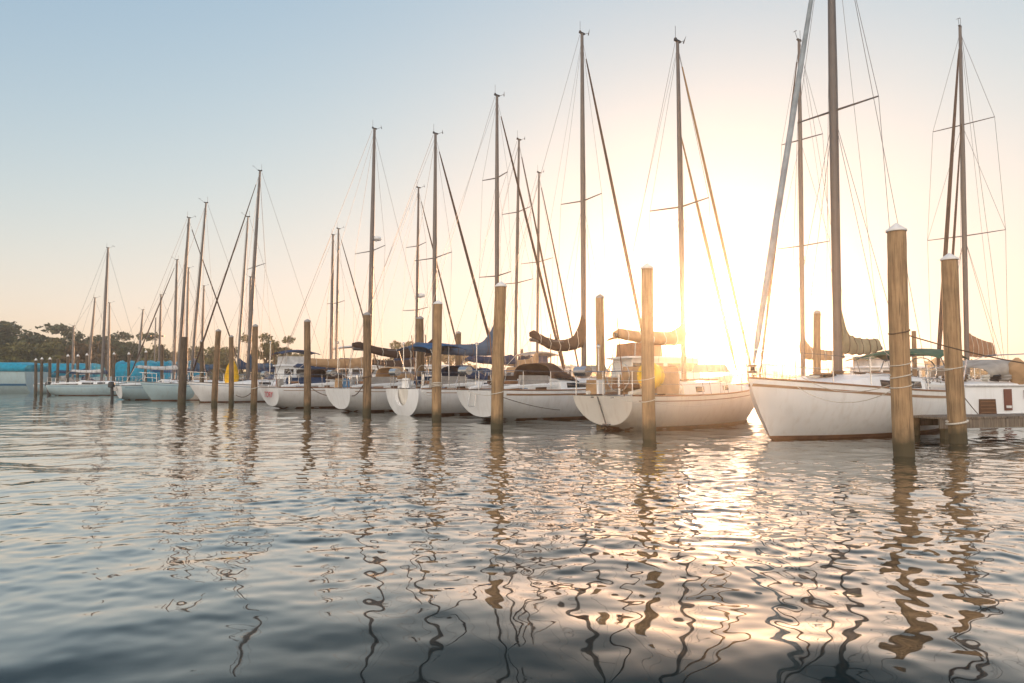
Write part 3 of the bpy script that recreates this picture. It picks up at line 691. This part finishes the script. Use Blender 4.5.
    if outboard:
        om = MB(); ox = -.36
        om.box((ox+.16, .25, zsh(0)-.22), (.2, .22, .25)); ob = om.build('outboard_bracket', STEEL, t)
        o_ = MB(); o_.grid([[Vector((ox-.05+.2*k2*math.cos(w), .25+.13*k2*math.sin(w), zsh(0)+z)) for w in np.linspace(0, 5.76, 12)] for z, k2 in ((-.12, .7), (-.08, 1), (.12, 1.05), (.24, .8), (.28, .3))], True, True)
        mo2 = o_.build('outboard_motor', BLACK, t); MB().tube([(ox, .25, zsh(0)-.1), (ox+.02, .25, .1), (ox+.02, .25, -.3)], [.11, .09, .06], 8, .7).build('outboard_leg', BLACK, mo2)
    return t, dict(pt=pt, zsh=zsh, hb=hb, L=L, B=B, h=h, org=org, on=on, loc=loc)

bA, iA = boat('A', 'small white sloop right under the sun, with pale rounded transom and square cabin ports', 684, 19.4, (677.5, 42), 7.4, 3.45, B=2.7, fs=.86, fb=1.15, cover=F_TAN, rise=.3, coverh=.3,
  spread=(207,), jib=F_TAN, inner=True, boom=2.9, hull=CREAM, windows='two', dodger=None, mr=.07, jibr=.05, boomz=2.35, cab_col=CREAM, fenders=False)
bB, iB = boat('B', 'white sloop with drooping brown sail cover, just left of the one under the sun', 584, 24.4, (582, 34), 8.8, 4.75, B=3.0, cover=F_BRN, rise=1.0, coverh=.38,
  spread=(201,), jib=F_BRN, jibcol=None, spar=ALU, windows='dark', boom=2.5, mr=.085, droop=.22, stripe_w=True, jibr=.065, dodger=F_BRN, boomz=2.55)
bC, iC = boat('C', 'sloop with U-shaped white open transom and blue sail cover', 497, 27.5, (497, 96), 8.4, 4.3, B=3.0, cover=F_SLATE, rise=1.2, coverh=.42,
  spread=(178, 276), jib=F_BRN, transom='U', boom=4.0, mr=.08, jibr=.06, windows='long', dodger=F_NAVY, bimini=F_BLUE, boomz=2.35, spar=ALU)
bD, iD = boat('D', 'sloop with a long dark brown boom cover, left of the U-shaped transom boat', 434, 30.5, (435.5, 134), 8.6, 4.6, B=2.9, cover=F_BRN, rise=.4, coverh=.36, droop=.2,
  spread=(258,), jib=F_BRN, boom=3.9, mr=.085, jibr=.07, dodger=F_TAN, scoop=False, boomz=2.5, spar=ALU)
bE, iE = boat('E', 'sloop with faded red lettering on its transom and a radar dome on its tall mast', 369, 34.3, (374.5, 129), 9.2, 5.0, B=3.0, cover=F_TAN, rise=.1, coverh=.45,
  spread=(251,), radar=240, jib=None, boom=3.3, mr=.095, dodger=F_BRN, spar=ALUD, boomz=2.0, scoop=False)
bF, iF = boat('F', 'white sloop, bow to the channel, with slate blue sail cover and yellow deck cover', 247.5, 41.6, (260, 171), 9.0, 5.6, bow_away=False, B=2.9, cover=F_SLATE, rise=1.1, coverh=.3,
  spread=(267,), jib=F_BRN, jibr=.05, boom=1.4, mr=.085, spar=ALUD, outboard=False, detail=1, stripe=BLUES)
bG, iG = boat('G', 'white sloop with dark bow stripe, bow to the channel, left of the yellow cover', 191, 44.8, (206, 203), 8.4, 5.4, bow_away=False, B=2.8, cover=F_SLATE, rise=.7, coverh=.35,
  spread=(), jib=None, boom=1.5, mr=.075, spar=ALU, detail=1, stripe=BLUES, hull=GREYW)
bH, iH = boat('H', 'pale sloop with a black outboard motor on its stern, left of the crowded masts', 178, 47.7, (189, 218), 8.4, 3.6, B=2.8, cover=F_WHT, rise=.1, coverh=.2,
  spread=(), jib=F_BRN, jibr=.05, boom=2.6, mr=.095, outboard=True, detail=1, stripe=BLUES, hull=GREYW, spar=ALU)
bI, iI = boat('I', 'small grey-white sloop beside the short pilings under the leftmost tall mast', 102, 61, (108, 248), 7.6, 3.9, B=2.6, cover=F_WHT, rise=.1, coverh=.2,
  spread=(), jib=None, boom=2.4, mr=.11, outboard=True, detail=1, stripe=BLUES, hull=GREYW, spar=ALUD, heading=(.95, .25, 0))
bZ, iZ = boat('Z', 'big white sloop at right, bow left, olive sail cover bunched at its mast', 838, 16.0, (829.5, -122), 8.2, 4.75, bow_away=False, heading=(-.81, -.586, 0), B=3.0, fs=.98, fb=1.27, cover=F_OLV, rise=1.15, coverh=.38,
  spread=(111,), jib=F_LBL, jibr=.07, boom=1.9, mr=.095, windows='dark', boomz=2.0, bimini=F_GRN, transom='narrow', spar=ALU, fenders=False, stripe_w=True, bimz=.95)
# second row, beyond the pier
bR, iR = boat('R', 'sloop beyond the finger dock at far right with an orange-tan sail cover', 967, 30, (960, 27), 10.5, 6.5, bow_away=False, cover=F_ORG, rise=.1, coverh=.95,
  spread=(125, 236), jib=F_BRN, inner=True, boom=4.2, mr=.10, jibr=.085, boomz=2.45, spar=ALU)
bS, iS = boat('S', 'sloop behind the big white one, with slimmer mast and tan boom cover', 803, 25.5, (799, 41), 8.2, 4.9, bow_away=False, cover=F_TAN, rise=.5, coverh=.4,
  spread=(140, 246), jib=F_BRN, boom=3.4, mr=.08, jibr=.05, spar=ALU, detail=1)
BG = [(515, 33, (519, 140), (212, 283), ALU, F_NAVY, F_BRN, 'second row sloop whose mast stands just right of the tall centre piling', True),
 (537, 38, (539, 173), (262,), ALU, F_TAN, F_BRN, 'second row sloop, shorter slim mast left of the brown drooping sail cover', True),
 (416, 39, (418.5, 188), (246, 310), ALUD, F_BRN, F_BRN, 'second row sloop with thin mast and low radar dome, behind the dark boom cover', True),
 (331, 50, (333, 235), (), ALUD, F_GREY, None, 'left one of the twin-looking second row sloops left of the tall radar mast', True),
 (336, 47, (338.5, 229), (303,), ALU, F_NAVY, F_BRN, 'right one of the twin-looking second row sloops left of the tall radar mast', True),
 (237, 46, (248, 217), (), ALUW, F_NAVY, None, 'second row sloop with thin pale mast left of the dark mast by the yellow cover', False),
 (249, 60, (250.5, 277), (), ALU, F_NAVY, None, 'far sloop whose short mast shows behind the dark mast by the yellow cover', False),
 (174, 60, (177, 260), (), ALU, F_NAVY, F_BRN, 'far sloop whose mast stands left of the leaning masts above the thin piling', False),
 (186, 64, (188.5, 268), (), ALUW, F_BLUE, None, 'far sloop with its mast seen between the two leaning front masts', True),
 (201, 70, (204, 286), (), ALU, F_NAVY, None, 'far sloop with the short mast just right of the leaning masts', True),
 (159, 72, (161, 295), (), ALUD, F_NAVY, None, 'far sloop with a dark short mast over the right turquoise tent', True),
 (137, 74, (143, 310), (), ALUW, F_NAVY, None, 'far sloop with the shortest leaning mast over the left turquoise tent', False),
 (108.5, 76, (109.5, 303), (), ALUW, F_NAVY, None, 'far sloop with a thin pale mast just right of the leftmost tall mast', True),
 (88, 72, (95, 298), (), ALUW, F_NAVY, None, 'far sloop with a leaning pale mast just left of the leftmost tall mast', True),
 (73, 80, (73.5, 326), (), ALUW, F_WHT, None, 'farthest left sloop with a very short thin mast before the shore trees', False)]
for i, (px, d, top, sp, spar, cv, jb, lab, away) in enumerate(BG):
    boat('bg%d' % i, lab, px, d, top, 8.2, 4.5, bow_away=away, B=2.6, cover=cv, jib=jb, spread=sp, spar=spar, mr=.07 if d < 50 else .10, boom=2.9, detail=1 if d < 45 else 0,
      rise=.5 if i % 2 else .1, coverh=.35, stripe=BLUES if i % 2 else RUSTS, jibr=.055, radar=297 if i == 2 else None, hull=(WHITE, GREYW, CREAM)[i % 3], dodger=(F_NAVY, F_GREY, None)[i % 3], group='sailing boats in the rows behind')
# ---- own details of single boats
def hull_text(t, inf, body, size, s, u, side, m):
    a, c, v = inf['pt'](s-.07, u, side, 0), inf['pt'](s+.1, u, side, 0), inf['pt'](s, u+.05, side, 0)
    p = inf['pt'](s, u, side, .015); X = ((c-a) if side < 0 else (a-c)).normalized(); Yv = (v-inf['pt'](s, u, side, 0)).normalized(); Z = X.cross(Yv).normalized(); Yv = Z.cross(X)
    M = Matrix((X, Yv, Z)).transposed().to_4x4(); M.translation = p
    return text_part('lettering', body, size, M, m, t, .02)
def transom_text(t, inf, body, size, y, z, m):
    x = inf['pt'](0, .6, 1).x-.045 + .25*(.6-.6)
    M = Matrix((Vector((0, -1, 0)), Vector((-.0, 0, 1)), Vector((-1, 0, 0)))).transposed().to_4x4(); M.translation = Vector((x-.06, y, z))
    return text_part('lettering', body, size, M, m, t)
transom_text(bE, iE, 'TORY', .36, 0.0, .62, PINKL)
for k_, (t_, i_) in enumerate(((bA, iA), (bB, iB), (bC, iC), (bD, iD), (bE, iE))):
    g = random.Random(40+k_); z_, L_ = i_['zsh'](.05), i_['L']
    hb_ = i_['hb'](.03)*.9
    MB().tube([(.05, hb_*.6, z_+.62), (.05, hb_*.6+.42, z_+.62)], .14, 10).build('barbecue', STEEL, t_)
    for j in range(2):
        x = g.uniform(.1, .9); y = g.uniform(-hb_, hb_)*.8
        MB().box((x, y, z_+.22), (.30, .17, .36), Matrix.Rotation(g.uniform(0, 3), 3, 'Z'), taper=.85).build('jerry_can', (WHITE, F_TAN, BLUES, RED, F_GREY)[(k_*2+j) % 5], t_)
    MB().box((L_*.16, 0, z_+.25), (1.0, .7, .12), taper=.9).build('cockpit_table', TEAK, t_)
    for j in range(2):
        y = (-1)**j*hb_*.75; MB().box((L_*.18, y, z_+.30), (1.3, .12, .34), taper=.9).build('cockpit_cushion', g.choice([F_NAVY, F_TAN, F_BRN, F_GREY]), t_)
    MB().tube([(.02, -hb_*.7, z_), (.02-.25, -hb_*.7, z_+1.9)], .014, 5).build('flag_staff', TEAK, t_)
    dp = MB(); dp.tube([(.03, hb_*.2, z_+.6), (.03, hb_*.2, z_+1.2+.2*k_)], .016, 6); dp.lathe((.03, hb_*.2, z_+1.2+.2*k_), [(.02, 0), (.05, .02), (.055, .07), (.02, .1)], 10); dp.build('antenna_pole', STEEL, t_)
    MB().box((L_*.62, g.uniform(-.3, .3), z_+.75), (.9, .7, .22), taper=.8).build('folded_sail_bag', g.choice([F_TAN, F_NAVY, F_GREY]), t_)
# diagonal backstay bridle tube on the transom of A
MB().tube([(-.10, .12, .84), (-.02, -.10, .12)], .018, 6).build('rudder_fitting', ALUD, bA)
for z, y in ((.82, .3), (.82, -.35), (.14, -.14), (.14, -.02)): MB().box((-.06 if z > .5 else .0, y, z), (.06, .10, .04)).build('hinge', ALUD, bA)
def swim_ladder(t, x, y, z0, z1):
    l = MB(); l.tube([(x, y-.16, z1), (x-.05, y-.16, z0), (x-.05, y+.16, z0), (x, y+.16, z1)], .014, 5); l.build('swim_ladder', STEEL, t)
swim_ladder(bB, -.12, .2, .45, .85)
def life_ring(t, x, y, z, m, r=.28, rr=.07, name='life_ring'):
    MB().tube([(x, y+r*math.cos(w), z+r*math.sin(w)) for w in np.linspace(0, 6.283, 22)], rr, 8).build(name, m, t)
life_ring(bA, .55, -1.0, 1.35, YELP, .22, .13)
MB().ball((.9, -.95, 1.35), (.22, .2, .28), 12).build('yellow_float', YELP, bA)
MB().box((1.5, -.3, 1.25), (1.0, 1.2, .7), taper=.9).build('cockpit_weather_cloth', F_TAN, bA)
b = MB(); b.grid([[Vector((6.5+.40*k*math.cos(w), -.1+.4*k*math.sin(w), z)) for w in np.linspace(0, 5.76, 12)] for z, k in ((.9, .9), (1.5, 1.05), (2.1, .75), (2.5, .25))], True, True); b.build('yellow_cover', F_YEL, bF)
# ------------------------------------------------------------------ covered boats and motor boats
def simple_hull(t, L, B, fs, fb, m, stripe=None, bottom=GREENB):
    S = [0, .1, .25, .4, .55, .68, .8, .88, .94, .98, 1]; U = [0, .1, .25, .5, .75, 1]
    def hb(s): return B/2*(.92+.08*min(s/.4, 1)) if s < .5 else max(B/2*(1-((s-.5)/.5)**2.6), .02)
    def P_(s, u, sd_):
        z0 = -.35 if s < .8 else -.35+.9*((s-.8)/.2)**2; z1 = fs+(fb-fs)*s
        return Vector((s*L+.06*L*s*s*u-.03*L, sd_*hb(s)*(.72+.28*u)*math.sin(min(1, .25+u*1.4)*math.pi/2), z0+(z1-z0)*u))
    b = MB(); b.grid([[P_(s, u, -1) for u in U[::-1]]+[P_(s, u, 1) for u in U] for s in S]); n = len(U)*2; b.f.append(tuple(range(n))[::-1]); b.build('hull', m, t)
    if stripe:
        st = MB()
        for sd_ in (-1, 1): st.grid([[P_(s, u, sd_)+Vector((0, .012*sd_, 0)) for u in (.42, .5)] for s in S[:-1]])
        st.build('stripe', stripe, t)
    d = MB(); d.grid([[Vector((P_(s, 1, -1))), Vector((P_(s, 1, -1).x, 0, P_(s, 1, 1).z+.06)), P_(s, 1, 1)] for s in S]); d.build('deck', DECK, t)
    return P_
def covered_boat(px, d, L, B, label, heading, hullc, fs, fb, ridge, ctop, stripe=None, ends=(0, 1), windows=0):
    p = at(px, 380, d); h = Vector(heading).normalized(); rz = math.atan2(h.y, h.x)
    t = thing('covered_boat', label, 'boat', (p.x, p.y, 0), rz, 'boats under turquoise covers'); P_ = simple_hull(t, L, B, fs, fb, hullc, stripe)
    rows = []
    N = 18
    for i in range(N+1):
        s = ends[0]+(ends[1]-ends[0])*i/N; a = P_(s, 1, 1); w = abs(a.y)*1.04; z0 = a.z-.02; z1 = ctop+ridge*abs(math.sin(i*.9))
        if i in (0, N): z1 = z0+(z1-z0)*.75
        rows.append([Vector((a.x, -w, z0)), Vector((a.x, -w*.97, z0+(z1-z0)*.55)), Vector((a.x, -w*.8, z0+(z1-z0)*.92)), Vector((a.x, 0, z1)), Vector((a.x, w*.8, z0+(z1-z0)*.92)), Vector((a.x, w*.97, z0+(z1-z0)*.55)), Vector((a.x, w, z0))])
    MB().grid(rows, False, True).build('cover', F_TURQ, t, solid=.02)
    for i in range(windows):
        q = P_(.2+.6*i/max(1, windows-1), .80, -1); MB().box(q+Vector((0, -.02, 0)), (.55, .05, .22)).build('porthole', DGLASS, t)
    return t
covered_boat(33, 76, 17, 4.2, 'long white motor yacht under flat turquoise cover, blue stripe, cut by left edge', (-1, .05, 0), GREYW, 2.35, 2.5, .03, 3.35, BLUES, windows=5)
covered_boat(44, 82, 9, 3.2, 'smaller boat with a turquoise cover behind the short white-capped pilings', (1, .1, 0), GREYW, 1.7, 1.8, .05, 3.4, BLUES, ends=(0, .7))
covered_boat(118, 68, 4.6, 2.6, 'left one of three turquoise boat tents behind the pale sloop with the outboard', (1, .2, 0), GREYW, .7, .9, .35, 3.0)
covered_boat(146, 72, 4.8, 2.6, 'middle turquoise boat tent behind the pale sloop with the outboard', (1, .2, 0), GREYW, .7, .9, .4, 3.1)
covered_boat(165, 66, 3.6, 2.4, 'right hand turquoise boat tent, beside the stout uncapped piling', (1, .1, 0), GREYW, .7, .9, .3, 2.5)
def motor_yacht(px, d, label, heading, L, B, roof_m, cabz, roofz, hull=WHITE, side_m=F_TAN):
    p = at(px, 380, d); h = Vector(heading).normalized(); rz = math.atan2(h.y, h.x)
    t = thing('motor_yacht', label, 'motorboat', (p.x, p.y, 0), rz, 'motor yachts'); simple_hull(t, L, B, 1.1, 1.5, hull, RUSTS, BOTTOM)
    cab = MB().box((L*.42, 0, 1.1+(cabz-1.1)/2), (L*.52, B*.74, cabz-1.1), taper=.93).build('cabin', hull, t)
    for sd_ in (-1, 1):
        for i in range(4): MB().box((L*(.23+.125*i), sd_*(B*.352), 1.1+(cabz-1.1)*.6), (L*.095, .03, (cabz-1.1)*.42)).build('window', DGLASS, cab)
    MB().box((L*.70-.16, 0, 1.1+(cabz-1.1)*.6), (.05, B*.6, (cabz-1.1)*.42), Matrix.Rotation(-.06, 3, 'Y')).build('windscreen', DGLASS, cab)
    MB().box((L*.42, 0, cabz+.03), (L*.58, B*.82, .08), taper=.97).build('cabin_roof', hull, cab)
    fr = MB()
    for x in (L*.2, L*.5):
        for sd_ in (-1, 1): fr.tube([(x, sd_*B*.33, cabz), (x+.05, sd_*B*.33, roofz)], .02, 5)
    fr.build('flybridge_frame', STEEL, t)
    rows = []
    for i in range(9):
        f = i/8; rows.append([Vector((L*(.14+.42*f), B*.40*math.sin(a), roofz+.22*math.sin(math.pi*f)*1.0-.15*(1-math.cos(a)))) for a in np.linspace(-1.4, 1.4, 9)])
    MB().grid(rows).build('flybridge_canopy', roof_m, t, solid=.03)
    MB().box((L*.3, 0, cabz+.35), (L*.22, B*.6, .6), taper=.95).build('flybridge_console', side_m, t)
    MB().tube([(L*.5, 0, cabz), (L*.5, 0, roofz+1.3)], .03, 6).build('signal_mast', ALUW, t)
    return t
motor_yacht(598, 29, 'two-storey motor yacht with domed orange-brown canopy, glowing just left of the sun', (.95, .25, 0), 6.3, 2.9, F_TAN, 2.2, 3.15, CREAM, F_ORG)
motor_yacht(318, 56, 'motor yacht with a flat white hardtop, behind the sloop with the radar mast', (.9, .3, 0), 8.5, 3.0, F_WHT, 2.5, 4.0, WHITE, F_NAVY)
motor_yacht(262, 46, 'small white motorboat with a flybridge, between the layered tree and the grey-capped piling', (.8, .6, 0), 6.5, 2.6, F_NAVY, 2.3, 3.2, WHITE, F_WHT)
motor_yacht(378, 42, 'small white motorboat behind the U-shaped transom boat, its roof under the dark boom cover', (.9, .4, 0), 6.0, 2.5, F_TAN, 2.2, 2.9, WHITE, F_NAVY)
motor_yacht(505, 40, 'small cream motorboat behind the sloop with the drooping brown sail cover', (.9, .4, 0), 6.0, 2.5, F_GREY, 2.1, 2.8, CREAM, F_NAVY)
motor_yacht(842, 38, 'small motorboat seen over the foredeck of the big white sloop', (.9, .1, 0), 6.0, 2.5, F_GRN, 2.0, 2.5, WHITE, F_WHT)
# white cabin boat at the finger dock
def cabin_boat():
    p = at(926, 380, 20.2); h = Vector((.97, .24, 0)).normalized(); rz = math.atan2(h.y, h.x)
    t = thing('cabin_boat', 'white cabin boat at the finger dock with brown door and grey canvas hood', 'boat', (p.x, p.y, 0), rz)
    L, B = 8.5, 2.6; simple_hull(t, L, B, .26, .5, WHITE, None, BOTTOM)
    rows = []
    for x, k, z in ((.12, 1, 1.17), (.6, 1.0, 1.19), (3.0, 1.0, 1.19), (5.2, .96, 1.15), (6.6, .8, 1.05), (7.4, .6, .9)):
        w = B*.46*k; rows.append([Vector((x, a*w, .22+(z-.22)*q)) for a, q in ((-1, 0), (-.985, .85), (-.95, .96), (-.85, 1.0), (0, 1.06), (.85, 1.0), (.95, .96), (.985, .85), (1, 0))])
    cb = MB().grid(rows); cb.f += [tuple(range(9))[::-1], tuple(45+k for k in range(9))]; cab = cb.build('cabin', WHITE, t)
    MB().tube([(x, -B*.465, 1.10) for x in (.12, 1.5, 3.5)], .03, 6).build('rub_strip', WCAP, cab)
    y = -B*.46-.012
    MB().box((.85, y, .50), (.60, .03, .44), taper=.92).build('louvred_panel', INSIDE, cab)
    for i in range(4): MB().box((.85, y-.02, .35+.10*i), (.52, .02, .02)).build('slat', TEAK, cab)
    d = MB().box((1.58, y, .70), (.26, .03, .60)).build('door', mat('brown_door', (.16, .05, .03), .5), cab)
    MB().box((1.58, y-.02, .50), (.18, .02, .07)).build('vent', WCAP, d)
    MB().box((2.45, y, .85), (.55, .03, .24)).build('window', DGLASS, cab)
    rows = []
    for i in range(8):
        f = i/7; x = 1.15+1.45*f; hh = .66*min(1, math.sin(math.pi*(.2+.42*f))*1.1); rows.append([Vector((x, B*.40*math.copysign(abs(math.sin(a))**.55, a), 1.2+hh*max(math.cos(a), 0)**.45)) for a in np.linspace(-1.5, 1.5, 13)])
    MB().grid(rows).build('canvas_hood', F_GREY, t, solid=.02)
    for i, (x, yy, m, r) in enumerate(((.35, -.9, DROPE, .12), (.6, -.7, ROPE, .14), (1.0, -1.05, ROPE, .08), (1.4, -1.0, BLACK, .12), (1.8, -.95, F_GREY, .14), (.25, -.5, DROPE, .12))):
        MB().tube([(x+r*math.cos(w), yy+r*math.sin(w), 1.24+.012*w) for w in np.linspace(0, 12.5, 26)], .035, 5).build('coiled_line', m, t)
    MB().grid([[Vector((2.15+.22*k*math.cos(w), -1.05+.18*k*math.sin(w), z)) for w in np.linspace(0, 5.76, 12)] for z, k in ((1.1, .6), (1.28, 1.1), (1.5, 1.35), (1.75, 1.0), (1.9, .2))], True, True).build('folded_sail', F_TAN, t)
    tp = MB(); tp.tube([(3.0, -1.1, 1.1), (3.0, -1.1, 1.9), (3.4, -1.0, 2.05), (3.4, 1.0, 2.05), (3.0, 1.1, 1.9), (3.0, 1.1, 1.1)], .02, 6); tp.build('arch_rail', STEEL, t)
    return t
cabin_boat()
# ------------------------------------------------------------------ docks
def dock(name, label, A, Bp, width, z, posts=True, fascia=True, step=.16):
    A = Vector((*A, 0)); Bv = Vector((*Bp, 0)); h = (Bv-A); Ln = h.length; h.normalize(); rz = math.atan2(h.y, h.x)
    t = thing(name, label, 'dock', (A.x, A.y, 0), rz)
    n = int(Ln/step); g = random.Random(3); b = MB()
    for i in range(n): b.box(((i+.5)*step, width/2+g.uniform(-.012, .012), z-.02+g.uniform(-.003, .003)), (step-.012, width+g.uniform(-.02, .02), .04))
    b.build('decking', PLANK, t)
    for y in (.03, width-.03): MB().box((Ln/2, y, z-.14), (Ln-.02, .05, .19)).build('fascia_beam', PLANK, t)
    if posts:
        k = max(2, int(Ln/3.5))
        for i in range(k+1):
            for y in (.12, width-.12): MB().tube([((i+.05)*Ln/(k+.15), y, -1), ((i+.05)*Ln/(k+.15), y, z-.05)], .09, 8).build('support_post', WOOD, t)
    return t
fd = dock('finger_dock', 'low weathered wooden finger dock behind the second nearest piling at right', (8.95, 14.35), (18.5, 16.7), 1.0, .46)
def main_pier():
    # walkway beyond the bows, parallel to the row of pilings
    a = Vector((26, 6, 0)); 
    u = Vector((-.66, .751, 0)); s = Vector((1.9, 16.8, 0))+H*10.6
    A = s+u*4; Bp = s+u*58
    return dock('pier_walkway', 'long wooden pier walkway running behind the bows of the front row', (A.x, A.y), (Bp.x, Bp.y), 1.5, .55, step=.2)
main_pier()
# pedestals and dock clutter
for i, (s_, lab) in enumerate(((6, 'white power pedestal on the pier left of the sun glow'), (14, 'white power pedestal on the pier behind the blue covered boom'), (24, 'white power pedestal on the pier behind the dark brown boom cover'), (34, 'white power pedestal on the pier behind the red lettered boat'))):
    u = Vector((-.66, .751, 0)); p = Vector((1.9, 16.8, 0))+H*11.2+u*s_
    t = thing('power_pedestal', lab, 'pedestal', (p.x, p.y, .55), .7, 'power pedestals on the pier')
    MB().box((0, 0, .45), (.2, .2, .9), taper=.9).build('post', WHITE, t); MB().box((0, 0, .98), (.26, .26, .16), taper=.7).build('lamp_head', WCAP, t)
# lamp post with twin heads far left
p = at(154, 376, 84); t = thing('lamp_post', 'thin lamp post with two flat heads above the turquoise tents', 'lamp post', (p.x, p.y, 0))
z = zat(324, 84); MB().tube([(0, 0, -.5), (0, 0, z+.8)], .08, 8).build('pole', ALUW, t)
for s_ in (-1, 1): MB().tube([(0, 0, z-1.6), (s_*.6, 0, z-1.5)], .04, 6).box((s_*.8, 0, z-1.5), (.6, .3, .16)).build('lamp_head', BLACK, t)
# boom crutch spars lying diagonally
# ------------------------------------------------------------------ loose mooring lines
def line(label, pts, r, m, name='mooring_line'):
    tag(MB().tube(pts, r, 5).build(name, m), label, 'rope', 'mooring lines')
a = at(888, 337, 11.25); b_ = at(906, 328, 11.1); c_ = at(1030, 364, 11.6)
line('long dark rope from the nearest piling past the second one to the right edge', sag(at(904, 334, 11.2), at(1036, 365, 12.6), .05), .012, DROPE)
line('pale mooring line from the nearest piling to the foredeck of the big white sloop', sag(at(893, 384, 11.2), at(800, 376, 14.6), .22), .008, ROPE)
line('slack pale mooring line hanging along the side of the big white sloop', sag(at(893, 390, 11.3), at(792, 383, 14.2), .30), .007, ROPE)
line('taut thin line from the nearest piling to the second nearest one', sag(at(902, 366, 11.2), at(955, 369, 13.6), .05), .008, ROPE)
line('thin line from the second nearest piling to the cabin boat', sag(at(956, 386, 13.6), at(978, 414, 16.2), .02), .010, DROPE)
line('sagging mooring line from the sunlit piling to the bow of the sloop under the sun', sag(at(649, 402, 14.6), at(742, 397, 18.9), .16), .008, ROPE)
line('mooring line from the sunlit piling to the stern of the sloop under the sun', sag(at(647, 402, 14.6), at(603, 395, 16.6), .05), .008, ROPE)
line('upper line from the sunlit piling to the rail of the sloop under the sun', sag(at(647, 380, 14.6), at(590, 378, 17.5), .04), .006, ROPE)
line('dark line from the tall centre piling falling along the hull to its right', sag(at(499, 396, 17.6), at(560, 410, 21.2), .06), .010, DROPE)
line('mooring line from the tall centre piling to the rounded transom at its left', sag(at(497, 395, 17.6), at(468, 391, 21.0), .06), .010, ROPE)
line('hanging dark rope looped between the radar mast piling and the hull beside it', sag(at(366, 379, 25), at(342, 384, 28.2), .55), .018, DROPE)
line('rope from the piling by the U-shaped transom down to that transom', sag(at(437, 390, 21.6), at(421, 389, 24.2), .2), .014, ROPE)
line('dark rope between the grey-capped piling and the red lettered boat', sag(at(307, 384, 28.6), at(345, 392, 28.6), .3), .018, DROPE)
line('rope from the piling by the layered tree to the sloop with the yellow cover', sag(at(254, 390, 30.8), at(236, 395, 34), .2), .02, DROPE)
